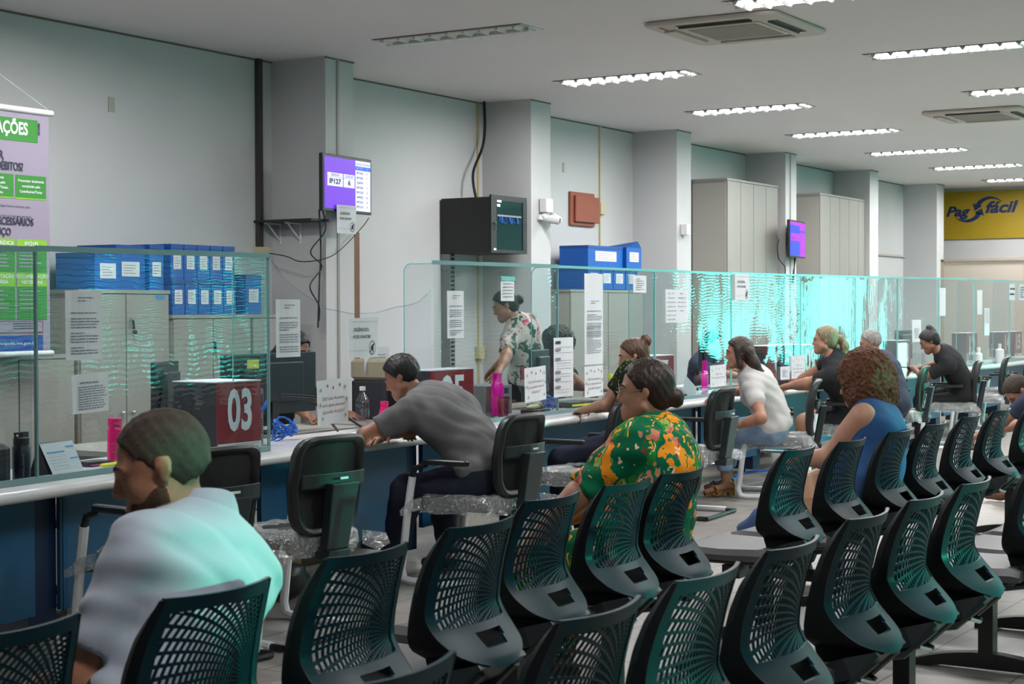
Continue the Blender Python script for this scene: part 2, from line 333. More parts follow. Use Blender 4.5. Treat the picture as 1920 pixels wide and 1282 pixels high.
def cone(a, b, ra, rb, k=.02, cut=None): return ('c', np.array(a, float), np.array(b, float), ra, rb, k, cut)
def ell(c, r, M=None, k=.03, cut=None): return ('e', np.array(c, float), np.array(r, float), np.eye(3) if M is None else np.array(M, float), None, k, cut)
def grow(p, d):
    p = list(p)
    if p[0] == 'c': p[3] += d; p[4] += d
    else: p[2] = p[2]+d
    return tuple(p)
def sdf_object(name, prims, h, mats, parent, disp=None, subtract=(), planes=(), smooth=True):
    lo = np.full(3, 1e9); hi = -lo; boxes = []
    for p in prims:
        if p[0] == 'c': r = max(p[3], p[4]); l = np.minimum(p[1], p[2])-r; u = np.maximum(p[1], p[2])+r
        else:
            e = np.abs(p[3].T) @ p[2] if True else p[2]; l = p[1]-e; u = p[1]+e
        boxes.append((l, u)); lo = np.minimum(lo, l); hi = np.maximum(hi, u)
    lo -= .05; hi += .05; n = np.ceil((hi-lo)/h).astype(int)+1
    F = np.full(tuple(n), .09, np.float32)
    ax = [lo[i]+h*np.arange(n[i]) for i in range(3)]
    mg = .075
    for p, (l, u) in zip(prims, boxes):
        i0 = np.maximum(np.floor((l-mg-lo)/h).astype(int), 0); i1 = np.minimum(np.ceil((u+mg-lo)/h).astype(int)+1, n)
        X = ax[0][i0[0]:i1[0], None, None]; Y = ax[1][None, i0[1]:i1[1], None]; Z = ax[2][None, None, i0[2]:i1[2]]
        if p[0] == 'c':
            a, b = p[1], p[2]; ba = b-a; L2 = max(ba@ba, 1e-9)
            t = np.clip(((X-a[0])*ba[0]+(Y-a[1])*ba[1]+(Z-a[2])*ba[2])/L2, 0, 1)
            d = np.sqrt((X-a[0]-t*ba[0])**2+(Y-a[1]-t*ba[1])**2+(Z-a[2]-t*ba[2])**2) - (p[3]+t*(p[4]-p[3]))
        else:
            c, r_, M = p[1], p[2], p[3]; q = [(X-c[0])*M[i][0]+(Y-c[1])*M[i][1]+(Z-c[2])*M[i][2] for i in range(3)]
            k0 = np.sqrt(sum((q[i]/r_[i])**2 for i in range(3))); k1 = np.sqrt(sum((q[i]/r_[i]**2)**2 for i in range(3)))
            d = k0*(k0-1)/np.maximum(k1, 1e-6)
        cuts = p[6]
        if cuts is not None:
            for cp, cn in (cuts if isinstance(cuts, list) else [cuts]):
                d = np.maximum(d, (X-cp[0])*cn[0]+(Y-cp[1])*cn[1]+(Z-cp[2])*cn[2])
        s = (slice(i0[0], i1[0]), slice(i0[1], i1[1]), slice(i0[2], i1[2])); A = F[s]; k = p[5]
        d = d.astype(np.float32); hh = np.maximum(k-np.abs(A-d), 0)/k; F[s] = np.minimum(A, d)-hh*hh*k*.25
    X = ax[0][:, None, None]; Y = ax[1][None, :, None]; Z = ax[2][None, None, :]
    if disp is not None: F = F + disp(X, Y, Z).astype(np.float32)
    for c, r_ in subtract:
        k0 = np.sqrt(((X-c[0])/r_[0])**2+((Y-c[1])/r_[1])**2+((Z-c[2])/r_[2])**2); F = np.maximum(F, (-(k0-1)*min(r_)).astype(np.float32))
    for c, nn in planes: F = np.maximum(F, ((X-c[0])*nn[0]+(Y-c[1])*nn[1]+(Z-c[2])*nn[2]).astype(np.float32))
    F[0] = F[-1] = .1; F[:, 0] = F[:, -1] = .1; F[:, :, 0] = F[:, :, -1] = .1
    V, Q = surfnet(F, lo, h)
    me = bpy.data.meshes.new(name); me.vertices.add(len(V)); me.vertices.foreach_set('co', V.astype(np.float32).ravel())
    me.loops.add(len(Q)*4); me.loops.foreach_set('vertex_index', Q.astype(np.int32).ravel())
    me.polygons.add(len(Q)); me.polygons.foreach_set('loop_start', np.arange(0, len(Q)*4, 4, dtype=np.int32)); me.polygons.foreach_set('loop_total', np.full(len(Q), 4, np.int32))
    me.update(calc_edges=True); me.validate()
    me.materials.append(MATS[mats]); me.polygons.foreach_set('use_smooth', [True]*len(me.polygons))
    o = bpy.data.objects.new(name, me); COL.objects.link(o)
    if parent: o.parent = parent
    return o

# ================================================================== ROOM
H_ = 3.45; XE = 27.0; XB = -3.0; YL = 8.52; YR = -3.6
struct(MB().box(XB, XE, YR, YL, -.1, 0, 'floor_tiles'), 'floor')
struct(MB().box(XB, XE, YR, YL+.2, H_, H_+.1, 'ceiling_paint'), 'ceiling')
struct(MB().box(XB, XE+.2, YL, YL+.2, 0, H_, 'wall_paint'), 'wall_left')
struct(MB().box(XB-.2, XB, YR-.2, YL+.2, 0, H_, 'wall_paint'), 'wall_back')
# end wall with the glazed entrance, right wall with its row of windows (behind the camera)
w = MB(); w.box(XE, XE+.2, 2.8, YL+.2, 0, H_, 'wall_paint'); w.box(XE, XE+.2, YR-.2, -.5, 0, H_, 'wall_paint'); w.box(XE, XE+.2, -.5, 2.8, 2.5, H_, 'wall_paint')
struct(w, 'wall_end')
w = MB(); w.box(XB, XE, YR-.2, YR, 0, .95, 'wall_paint'); w.box(XB, XE, YR-.2, YR, 2.75, H_, 'wall_paint')
WN = [(4.6, 9.4), (10.2, 15.0), (15.8, 20.6), (21.2, 26.0)]
GAPS = [(5.02, 5.42), (6.95, 7.75), (8.88, 9.05), (10.35, 10.5), (12.2, 12.9), (16.75, 17.0), (18.95, 19.5), (21.25, 21.75), (24.2, 25.4)]
e = XB
for a, b in WN: w.box(e, a, YR-.2, YR, .95, 2.75, 'wall_paint'); e = b
w.box(e, XE, YR-.2, YR, .95, 2.75, 'wall_paint'); struct(w, 'wall_right')
for i, (a, b) in enumerate(WN):
    w = MB(); n = 4
    for k in range(n+1):
        x = a+(b-a)*k/n; w.box(x-.03, x+.03, YR-.15, YR-.05, .95, 2.75, 'lum_metal')
    for z in (.95, 1.85, 2.69): w.box(a, b, YR-.15, YR-.05, z, z+.06, 'lum_metal')
    w.box(a, b, YR-.11, YR-.10, .95, 2.75, 'teal_film'); struct(w, 'window_%d' % (i+1))
    e_ = a                                                          # unseen fabric blinds, added with gaps so the sun strikes only chosen spots
    for g0, g1 in GAPS:
        if g1 < a or g0 > b: continue
        zb = 2.03 if g0 < 16 else 2.45
        w = MB().box(g0, g1, YR-.03, YR-.025, zb, 2.73, 'added_blind_fabric').build('window_blind'); tag(w, 'half-drawn translucent blind added to shape the sun patches, unseen on the right wall', 'blind', 'added half-drawn sun blinds')
        if g0 > e_: w = MB().box(e_, g0, YR-.03, YR-.025, .97, 2.73, 'added_blind_fabric').build('window_blind'); tag(w, 'pale translucent blind added to block the sun, unseen on the right wall', 'blind', 'added sun-blocking blinds')
        e_ = g1
    if e_ < b: w = MB().box(e_, b, YR-.03, YR-.025, .97, 2.73, 'added_blind_fabric').build('window_blind'); tag(w, 'pale translucent blind added to block the sun, unseen on the right wall', 'blind', 'added sun-blocking blinds')
w = MB()
for y in (-.5, .55, 1.15, 1.7, 2.74): w.box(XE+.05, XE+.13, y, y+(.06 if y != 1.15 else .28), 0, 2.5, 'lum_metal')
for z in (0, 2.1, 2.44): w.box(XE+.05, XE+.13, -.5, 2.8, z, z+.06, 'lum_metal')
w.box(XE+.08, XE+.09, -.5, 2.8, 0, 2.5, 'cyan_film'); struct(w, 'door_1')

# pilasters along the left wall
CX = [10.23+3.10*n for n in range(6)]
for n, x in enumerate(CX):
    w = MB(); w.box(x, x+.36, 7.98, YL, 0, H_, 'wall_paint')
    if n in (0, 3): w.box(x+.14, x+.165, 7.972, 7.98, 0, H_, 'cabinet')          # cable strip on its face
    w.box(x-.004, x+.364, 7.974, 7.98, H_-.012, H_, 'cabinet_gap')
    struct(w, 'trim_%d' % (n+1))
# shadow gap between ceiling and wall, and conduits
w = MB(); w.box(XB, XE, YL-.006, YL, H_-.014, H_, 'cabinet_gap'); struct(w, 'trim_7')
for nm, x, lab in (('a', 13.24, 'thin cream conduit on the wall beside the black network rack'), ('b', 15.65, 'thin cream conduit running down to the wall socket by the terracotta panel')):
    t = empty('wall_conduit', (x, YL, 0), 0, lab, 'conduit')
    MB().box(-.012, .012, -.018, 0, .3, H_, 'cream_plastic').build('conduit_pipe', t)
    if nm == 'b': MB().rbox(-.05, .05, -.05, 0, 2.50, 2.63, .01, 'cream_plastic').build('socket_box', t)
    else: MB().rbox(-.05, .05, -.05, 0, 1.02, 1.14, .01, 'cream_plastic').build('socket_box', t)
t = empty('corner_pipe', (10.05, YL, 0), 0, 'dark vertical pipe in the wall corner beside the first pilaster', 'pipe')
MB().box(-.02, .03, -.04, 0, 1.98, H_, 'pole_dark').build('pipe_body', t)
MB().box(-.05, .06, -.07, 0, 1.93, 1.98, 'cream_plastic').build('pipe_collar', t)
t = MB().box(8.46, 8.52, YL-.006, YL, 2.88, 2.985, 'cabinet_side').build('wall_plate'); tag(t, 'small grey blank plate high on the left wall', 'wall plate')
t = MB().box(14.86, 14.90, YL-.006, YL, 2.90, 3.0, 'cabinet_side').build('wall_plate'); tag(t, 'small grey blank plate above the terracotta panel', 'wall plate')
# narrow door-frame edge between the first pilaster and the wall
w = MB(); w.box(11.10, 11.20, 8.47, YL, 0, 2.14, 'dark'); w.box(11.20, 11.29, 8.45, YL, 0, 2.14, 'wood_brown'); struct(w, 'door_2')
# low partition in front of the end wall and its frames
w = MB(); w.box(25.95, 26.0, 5.5, YL, 0, 2.23, 'partition')
for y in (5.5, 6.62, 7.93, 8.45): w.box(25.93, 26.0, y, y+.05, 0, 2.25, 'partition_frame')
w.box(25.93, 26.0, 5.5, YL, 2.23, 2.27, 'partition_frame'); w.box(25.93, 25.96, 7.98, 8.45, 2.13, 2.16, 'partition_frame'); struct(w, 'trim_8')
w = MB(); w.box(22.5, 26.4, YL-.03, YL, 2.30, 2.33, 'cabinet_side'); struct(w, 'trim_9')

# yellow sign on the end wall
t = empty('wall_sign', (XE, 0, 0), 0, 'yellow wall sign with blue lettering and two curved arrows', 'sign')
MB().box(-.04, 0, 5.4, 8.37, 2.62, 3.395, 'yellow_sign').build('sign_board', t)
p = MB()
for tx, cx_, cz_, hh_, ww_ in (('Pag', .28, .425, .160, .40), ('fácil', .985, .475, .185, .535)):
    q = MB(); put_text(q, tx, 0, 0, hh_, 'navy_ink', w=ww_, bold=.035, shear=.3, y=0); p.add([(x+cx_, 0, z+cz_) for x, y, z in q.v], q.f, 'navy_ink')
def band(outer, inner):
    cv = lambda q: ((q[0]-385)/1104, 0, (1050-q[1])/1104); n = len(outer)
    p.add([cv(a) for pr in zip(outer, inner) for a in pr], [(2*i, 2*i+1, 2*i+3, 2*i+2) for i in range(n-1)], 'navy_ink')
def dens(pts, k=6):
    o = []
    for i in range(len(pts)-1):
        a, b, c, d = [np.array(pts[min(max(t, 0), len(pts)-1)], float) for t in (i-1, i, i+1, i+2)]
        for t in range(k): u = t/k; o.append(tuple(.5*((2*b)+(c-a)*u+(2*a-5*b+4*c-d)*u*u+(3*b-a-3*c+d)*u**3)))
    return o+[pts[-1]]
band(dens([(1010, 460), (1060, 390), (1140, 345), (1250, 322), (1380, 350), (1495, 430)]), dens([(1090, 495), (1110, 450), (1170, 400), (1270, 365), (1380, 380), (1495, 430)]))
band(dens([(1105, 620), (1060, 700), (950, 760), (830, 772), (700, 730), (620, 660)]), dens([(1020, 600), (1000, 650), (930, 700), (820, 728), (700, 708), (620, 660)]))
for tri in (((955, 438), (1125, 492), (990, 570)), ((1158, 662), (1122, 530), (988, 600))): p.add([((a-385)/1104, 0, (1050-b)/1104) for a, b in tri], [(0, 1, 2)], 'navy_ink')
rnd = random.Random(3)
for i in range(9):
    a, b = .1+rnd.random()*1.1, .08+rnd.random()*.12; s = .06+.05*rnd.random(); y0 = .0
    for (xa, xb, za, zb) in ((a, a+s, b, b+.003), (a, a+s, b+s, b+s+.003), (a, a+.003, b, b+s), (a+s, a+s+.003, b, b+s)): p.add([(xa, 0, za), (xb, 0, za), (xb, 0, zb), (xa, 0, zb)], [(0, 1, 2, 3)], 'yellow_line')
# local x runs along -Y of the room
p.v = [(-.045, 8.285-x*1.0, 2.64+z) for x, y, z in p.v]
p.build('sign_print', t)

# ------------------------------------------------------------------ ceiling luminaires
def luminaire(on_l=True, on_r=True):
    t = empty('ceiling_light', (0, 0, H_), 0)
    wd, ln = .286, 1.25; f = MB()
    f.box(-wd/2-.012, wd/2+.012, -ln/2-.012, -ln/2+.012, -.006, .004, 'lum_metal'); f.box(-wd/2-.012, wd/2+.012, ln/2-.012, ln/2+.012, -.006, .004, 'lum_metal')
    f.box(-wd/2-.012, -wd/2+.008, -ln/2, ln/2, -.006, .004, 'lum_dark'); f.box(wd/2-.008, wd/2+.012, -ln/2, ln/2, -.006, .004, 'lum_metal')
    f.box(-wd/2, wd/2, -ln/2, ln/2, -.0035, -.0015, 'lum_white'); f.build('frame', t)
    v = MB()
    n = 9; v.box(-.006, .006, -ln/2+.02, ln/2-.02, -.03, -.004, 'lum_metal')
    for i in range(n):
        y = -ln/2+ln*(i+.5)/n
        for sx in (-1, 1):
            xs = sorted((sx*.006, sx*(wd/2-.012)))
            v.add([(xs[0], y-.024, -.004), (xs[1], y-.024, -.004), (xs[1], y+.024, -.004), (xs[0], y+.024, -.004), (xs[0], y, -.03), (xs[1], y, -.03)],
                  [(0, 1, 5, 4), (3, 2, 5, 4), (0, 4, 3), (1, 2, 5)], 'lum_white')
    v.build('louvre', t)
    for sx, on in ((-.07, on_l), (.07, on_r)):
        MB().box(sx-.055, sx+.055, -ln/2+.04, ln/2-.05, -.010, -.0045, 'tube_on' if on else 'lum_white').build('tube', t)
    if on_l or on_r:
        l = bpy.data.lights.new('lamp', 'AREA'); l.shape = 'RECTANGLE'; l.size = .24; l.size_y = 1.15; l.energy = LAMP_W; l.color = (1, .985, .97); l.spread = R(176)
        lo = bpy.data.objects.new('lamp', l); COL.objects.link(lo); lo.parent = t; lo.location = (0, 0, -.036)
    return t
off = luminaire(False, False); on = luminaire()
G1 = 'lit luminaires in the row nearest the left wall'; G2 = 'luminaires in the second row'
X0 = 9.93; used = False
rowlab = ['unlit white louvred ceiling light, nearest the camera on the left', 'lit louvred ceiling light just beyond the unlit one', 'lit louvred ceiling light, third along from the left', 'lit louvred ceiling light, fourth along the wall-side row',
          'lit louvred ceiling light, fifth along the wall-side row', 'lit louvred ceiling light above the last pilaster', 'lit louvred ceiling light nearest the yellow sign', 'farthest lit louvred ceiling light']
off.location = (X0, 6.565, H_); tag(off, rowlab[0], 'ceiling light')
for n in range(1, 7):
    o = on if n == 1 else copy_tree(on); o.location = (X0+2.605*n, 6.565, H_); tag(o, rowlab[n], 'ceiling light', G1)
r2 = ['brightly lit louvred ceiling light at the top edge above the large air conditioner', 'half-lit louvred ceiling light at upper right with one dark tube', 'lit louvred ceiling light at right edge above the far air conditioner']
for n in range(0, 3):
    o = copy_tree(on) if n != 1 else luminaire(True, False); o.location = (X0+2.605*n, 3.795, H_); tag(o, r2[n], 'ceiling light', G2)
for n in (-1, -2): o = copy_tree(on); o.location = (X0+2.605*n, 6.565, H_); tag(o, 'lit louvred ceiling light added to the wall-side row, unseen above the picture edge', 'ceiling light', 'added wall-side luminaires above the picture')  # two unseen lamps added to brighten the left wall and counter
for n in range(3, 6): o = copy_tree(on); o.location = (X0+2.605*n, 3.795, H_); tag(o, 'lit louvred ceiling light of the second row, beyond the picture edge', 'ceiling light', G2)
for n in (-3, -1.6, 0, 2, 4):  # unseen lamps added for even light and a brighter foreground
    for y in (1.0, ): o = copy_tree(on); o.location = (X0+2.605*n, y, H_); tag(o, 'lit louvred ceiling light added over the waiting area to brighten it, unseen', 'ceiling light', 'added luminaires over the waiting area')

# ------------------------------------------------------------------ ceiling cassettes
def cassette():
    t = empty('air_conditioner', (0, 0, H_)); s = .49
    b = MB(); b.rbox(-s, s, -s, s, -.035, 0, .07, 'ac_body', 5); b.build('casing', t, smooth=True)
    MB().rbox(-.29, .29, -.29, .29, -.042, -.034, .02, 'ac_body').build('panel', t)
    MB().box(-.25, .25, -.25, .25, -.045, -.041, 'ac_grille').build('grille', t)
    for k in range(4):
        m = Matrix.Rotation(k*PI/2, 4, 'Z'); f = MB(); f.T = m
        f.box(.345, .415, -.27, .27, -.0365, -.034, 'dark'); f.build('air_slot', t)
        g = MB(); g.T = m
        if k in (0, 1): g.box(.34, .42, -.27, .27, -.050, -.037, 'ac_body')
        else: g.box(.35, .36, -.27, .27, -.048, -.037, 'lum_dark')
        g.build('flap', t)
    return t
a = cassette(); a.location = (10.68, 4.73, H_); tag(a, 'large cream square ceiling cassette unit near the top of the picture', 'air conditioner')
b = MB(); b.box(-.41, -.30, .38, .40, -.0365, -.035, 'red_ink')
o = copy_tree(a); o.location = (16.75, 4.73, H_); tag(o, 'smaller-looking cream ceiling cassette unit far right', 'air conditioner')
b.build('red_mark', a)

# ------------------------------------------------------------------ hanging banner (far left)
BX = 6.93
t = empty('roll_banner', (BX, 7.92, 0), 0, 'lilac and green information banner hanging at the left edge', 'banner')
bw, bx0, bx1 = .95, -.55, .42
MB().box(bx0, bx1, -.002, .002, 1.23, 2.70, 'banner_lilac').build('banner_sheet', t)
MB().tube([(bx0-.03, 0, 2.72), (bx1+.03, 0, 2.72)], .02, 'camera_white', 12).build('top_rod', t, smooth=True)
MB().tube([(bx0-.03, 0, 1.22), (bx1+.02, 0, 1.22)], .018, 'camera_white', 12).build('bottom_rod', t, smooth=True)
MB().tube([(bx1, 0, 2.74), ((bx0+bx1)/2, .02, 2.98), (bx0, 0, 2.74)], .002, 'camera_white', 6).build('hanging_cord', t)
p = MB()
def rect(x0, x1, z0, z1, m, y=-.004): p.add([(x0, y, z0), (x1, y, z0), (x1, y, z1), (x0, y, z1)], [(0, 1, 2, 3)], m)
rect(bx0, .33, 2.525, 2.665, 'banner_green')
put_text(p, 'INFORMAÇÕES', -.02, 2.60, .075, 'sign_white', w=.54, bold=.03, y=-.006)
put_text(p, 'GCOM', 0, 0, .02, 'banner_text', bold=.03, y=-.006) if 0 else None
put_text(p, 'FAZER', -.03, 2.43, .05, 'banner_text', bold=.03, y=-.006, w=.18); put_text(p, 'DE DÉBITOS?', .07, 2.365, .05, 'banner_text', bold=.03, y=-.006, w=.28)
rect(-.15, .135, 2.18, 2.32, 'banner_green'); rect(.15, .395, 2.18, 2.32, 'banner_green'); rect(-.15, .135, 2.172, 2.18, 'banner_lime'); rect(.15, .395, 2.172, 2.18, 'banner_lime')
for i, s in enumerate(('Procurador legalmente', 'constituído pelo', 'Contribuinte/Titular')): put_text(p, s, .272, 2.285-.033*i, .016, 'sign_white', bold=.02, y=-.006)
for i, s in enumerate(('formalmente', 'autorizada pelo', 'Contribuinte/Titular,', 'por escrito')): put_text(p, s, .0, 2.295-.03*i, .016, 'sign_white', bold=.02, y=-.006)
for i, ww in enumerate((.44, .2, .42)): put_text(p, ('protegidas por Sigilo Fiscal e, também, pela', '13.709/2018).', 'tributária não poderá ser feita por terceiros.')[i], (.30-ww/2) if i != 1 else -.1, 2.125-.03*i, .015, 'banner_text', y=-.006)
put_text(p, 'NECESSÁRIOS', .13, 2.03, .045, 'banner_text', bold=.03, y=-.006, w=.32); put_text(p, 'SERVIÇO', .01, 1.965, .045, 'banner_text', bold=.03, y=-.006, w=.2)
for x0, x1, h1, in ((-.14, .14, 'PESSOA JURÍDICA'), (.155, .395, 'IMÓVEL')):
    rect(x0, x1, 1.87, 1.925, 'banner_lime'); rect(x0, x1, 1.72, 1.87, 'banner_green'); rect(x0, x1, 1.635, 1.72, 'banner_lime'); rect(x0, x1, 1.43, 1.635, 'banner_green')
    c = (x0+x1)/2; put_text(p, h1, c, 1.898, .024, 'sign_white', bold=.02, y=-.006)
    put_text(p, 'DOCUMENTAÇÃO', c, 1.695, .022, 'sign_white', bold=.02, y=-.006); put_text(p, 'NECESSÁRIA', c, 1.66, .022, 'sign_white', bold=.02, y=-.006)
    for i in range(10):
        z = 1.85-.022*i if i < 5 else 1.61-.026*(i-5); rect(x0+.02, x0+.02+(x1-x0-.05)*(.6+.35*rnd.random()), z-.008, z, 'banner_lilac', -.005)
rect(bx0, .36, 1.35, 1.42, 'banner_lilac'); 
for i in range(3): rect(.12, .30, 1.375+.014*i, 1.38+.014*i, 'banner_text', -.005)
for z in (1.35, 1.418): rect(bx0, .36, z, z+.004, 'sign_red', -.005)
rect(.356, .36, 1.35, 1.42, 'sign_red', -.005); rect(bx0, .36, 1.24, 1.335, 'banner_blue')
put_text(p, '3411-3520   rondonopolis.mt.gov.br', .0, 1.285, .018, 'sign_white', w=.62, y=-.006, bold=.01)
g = MB(); put_text(g, 'GCOM', 0, 0, .018, 'banner_text', bold=.04, y=0); p.add([(.34-z, -.006, 2.61+x) for x, y, z in g.v], g.f, 'banner_text')
p.build('banner_print', t)

# ------------------------------------------------------------------ shelf, television and cables on the first pilaster
t = empty('wall_shelf', (10.23, 8.25, 2.17), 0, 'empty thin black shelf on white brackets below the corner pipe', 'shelf')
MB().box(-.22, 0, -.30, .27, 0, .018, 'black_plastic').build('board', t)
for y in (-.02, .18):
    MB().tube([(-.01, y, -.005), (-.19, y, -.005)], .008, 'camera_white', 6).tube([(-.005, y, -.14), (-.16, y, -.008)], .007, 'camera_white', 6).tube([(-.004, y, -.16), (-.004, y, -.005)], .008, 'camera_white', 6).build('bracket', t)
def tv(name, w, h, label, print_fn, loc, rz, depth=.035):
    t = empty(name, loc, rz, label, 'screen')
    MB().rbox(-w/2, w/2, 0, depth, -h/2, h/2, .01, 'bezel').build('housing', t)
    MB().box(-w/2+.12, w/2-.12, depth, depth+.03, -h/2+.06, h/2-.08, 'black_plastic').build('rear_cover', t)
    MB().box(-.06, .06, depth+.03, depth+.16, -.08, .08, 'steel_black').build('wall_bracket', t)
    p = MB(); print_fn(p, w, h); p.build('display', t); return t
def tvprint(p, w, h):
    W2, H2 = w/2-.025, h/2-.022
    def rc(x0, x1, z0, z1, m, y=-.002): p.add([(x0, y, z0), (x1, y, z0), (x1, y, z1), (x0, y, z1)], [(0, 1, 2, 3)], m)
    rc(-W2, W2*.33, -H2, H2, 'scr_purple'); rc(W2*.33, W2, -H2, H2, 'scr_white')
    rc(-W2*.88, -W2*.22, -H2*.12, H2*.40, 'scr_white', -.003); rc(-W2*.19, W2*.29, -H2*.12, H2*.40, 'scr_white', -.003)
    rc(-W2*.88, -W2*.22, H2*.235, H2*.245, 'scr_ink', -.0035); rc(-W2*.19, W2*.29, H2*.235, H2*.245, 'scr_ink', -.0035)
    put_text(p, 'SENHA', -W2*.55, H2*.315, H2*.09, 'scr_ink', y=-.004, w=W2*.34, bold=.01); put_text(p, 'IP127', -W2*.55, H2*.06, H2*.19, 'scr_ink', y=-.004, w=W2*.50, bold=.045)
    put_text(p, 'GUICHE', W2*.05, H2*.315, H2*.09, 'scr_ink', y=-.004, w=W2*.34); put_text(p, '6', W2*.05, H2*.06, H2*.19, 'scr_ink', y=-.004, w=W2*.11, bold=.045)
    put_text(p, 'Senha Guiche', W2*.665, H2*.87, H2*.08, 'scr_ink', y=-.004, w=W2*.60)
    rc(W2*.33, W2, H2*.62, H2*.78, 'scr_blue', -.003)
    for i, (a, b) in enumerate((('IP127', '6'), ('IP126', '9'), ('IP125', '7'), ('JU019', '1'), ('IP124', '7'), ('IP123', '4'), ('NF052', '10'), ('IP122', '8'), ('IP121', '9'))):
        z = H2*(.70-.192*i); m = 'sign_white' if i == 0 else 'scr_ink'
        put_text(p, a, W2*.52, z, H2*.085, m, y=-.004, w=W2*.27, bold=.02); put_text(p, b, W2*.84, z, H2*.085, m, y=-.004, bold=.02)
TVL = (10.405, 7.90, 2.465)
tv('television', .74, .44, 'wall television showing ticket IP127 on purple with a white list', tvprint, TVL, R(6))
def tv2print(p, w, h):
    W2, H2 = w/2-.02, h/2-.018
    def rc(x0, x1, z0, z1, m, y=-.002): p.add([(x0, y, z0), (x1, y, z0), (x1, y, z1), (x0, y, z1)], [(0, 1, 2, 3)], m)
    rc(-W2, W2*.3, -H2, H2*.8, 'scr2_blue'); rc(-W2, W2, H2*.8, H2, 'scr2_mag'); rc(W2*.3, W2, -H2, H2*.8, 'scr2_mag')
    rc(-W2*.92, W2*.28, -H2*.12, H2*.32, 'scr2_mag', -.003); rc(W2*.3, W2, H2*.42, H2*.52, 'scr2_blue', -.003)
    put_text(p, 'AL037', -W2*.55, H2*.02, H2*.16, 'scr_ink', y=-.004, w=W2*.5); put_text(p, '12', W2*.05, H2*.02, H2*.16, 'scr_ink', y=-.004)
    for i in range(9): rc(W2*.36, W2*.60, H2*(.30-.135*i), H2*(.34-.135*i), 'scr_purple', -.003); rc(W2*.78, W2*.88, H2*(.30-.135*i), H2*(.34-.135*i), 'scr_purple', -.003)
tv('television', .80, .46, 'smaller-looking far television with a blue and magenta picture', tv2print, (19.63, 7.86, 2.36), R(8))
def cable(label, pts, r=.006, m='black_cable', cat='cable', name='cable', group=None):
    P = [Vector(p) for p in pts]; out = []
    for i in range(len(P)-1):
        a, b, c, d = P[max(i-1, 0)], P[i], P[i+1], P[min(i+2, len(P)-1)]
        for k in range(6):
            t_ = k/6; out.append(.5*((2*b)+(c-a)*t_+(2*a-5*b+4*c-d)*t_*t_+(3*b-a-3*c+d)*t_**3))
    out.append(P[-1]); return tag(MB().tube(out, r, m, 6).build(name, None, smooth=True), label, cat, group)
cable('black cable looping loosely beneath the near television', [(10.15, 7.95, 2.26), (10.17, 7.94, 2.10), (10.00, 7.95, 1.93), (10.14, 7.95, 1.82), (9.99, 7.95, 1.67), (10.10, 7.95, 1.52), (10.10, 7.95, 1.4)], .006)
cable('black cable hanging straight down beneath the near television', [(10.12, 7.96, 2.26), (10.14, 7.96, 1.95), (10.12, 7.96, 1.7), (10.10, 7.96, 1.35)], .007)
cable('black cable strung sideways from the corner pipe past the near television', [(10.05, 8.40, 1.93), (10.02, 8.2, 1.90), (10.03, 8.08, 1.86), (10.1, 7.95, 1.87), (10.3, 7.93, 1.93), (10.6, 7.93, 2.12), (10.72, 7.93, 2.22)], .004)
cable('thick black cable from the ceiling down to the network rack', [(13.24, 8.44, 3.45), (13.22, 8.42, 3.2), (13.14, 8.40, 3.0), (12.95, 8.38, 2.75), (12.95, 8.35, 2.52)], .013)
cable('thin black cable hanging left of the far television', [(19.25, 7.95, 2.35), (19.20, 7.95, 2.25), (19.25, 7.95, 2.1), (19.45, 7.95, 2.0), (19.4, 7.95, 1.8)], .007)
cable('thin black cable hanging centrally under the far television', [(19.70, 7.93, 2.14), (19.70, 7.93, 2.0), (19.66, 7.93, 1.8)], .007)
cable('thin black cable hanging right of centre under the far television', [(19.82, 7.96, 2.14), (19.80, 7.97, 2.02), (19.72, 7.972, 1.8)], .006)

# ------------------------------------------------------------------ network rack
t = empty('network_rack', (12.62, 7.98, 2.0), 0, 'black wall-mounted network rack with a glazed door', 'rack')
MB().rbox(-.02, .60, 0, .52, 0, .50, .004, 'rack_black').build('rack_body', t)
d = MB(); 
for a_ in ((-.02, .07, 0, .52), (.53, .60, 0, .52), (.07, .53, 0, .03), (.07, .53, .47, .52)): d.box(a_[0], a_[1], -.02, 0, a_[2], a_[3], 'rack_black')
d = d.build('rack_door', t)
MB().box(.07, .53, -.012, -.006, .03, .49, 'rack_glass').build('door_glass', d)
MB().tube([(.035, -.02, .27), (.035, -.035, .27)], .014, 'chrome', 10).tube([(.045, -.03, .26), (.047, -.03, .20)], .005, 'chrome').build('lock', d)
MB().box(.09, .50, -.019, -.013, .33, .345, 'pc_grey').build('patch_panel', t)
c = MB()
for i in range(16):
    x = .12+.32*rnd.random(); c.tube([(x, -.016, .335), (x+.05*rnd.random()-.02, -.024, .30-.03*rnd.random()), (x+.12*rnd.random()-.05, -.018, .27)], .003, 'blue_cable', 5)
c.build('patch_cords', t)
MB().box(.075, .15, -.0225, -.02, .455, .475, 'paper').box(.075, .13, -.0225, -.02, .415, .44, 'paper').build('label_sticker', t)
MB().box(.02, .06, -.022, -.02, .02, .04, 'paper').build('serial_sticker', t)
for yy in (.12, .28):
    v = MB()
    for zz in (.40, .42, .44, .46): v.box(-.0215, -.019, yy, yy+.08, zz, zz+.008, 'dark')
    v.build('vent_grille', t)
# vertical rack post below it
MB_t = MB().box(12.62, 12.70, 8.42, 8.52, .76, 1.995, 'pc_grey')
for i in range(28): MB_t.box(12.635, 12.685, 8.415, 8.42, .9+.04*i, .92+.04*i, 'dark')
tag(MB_t.build('cable_duct'), 'slotted grey vertical cable duct below the network rack', 'cable duct')

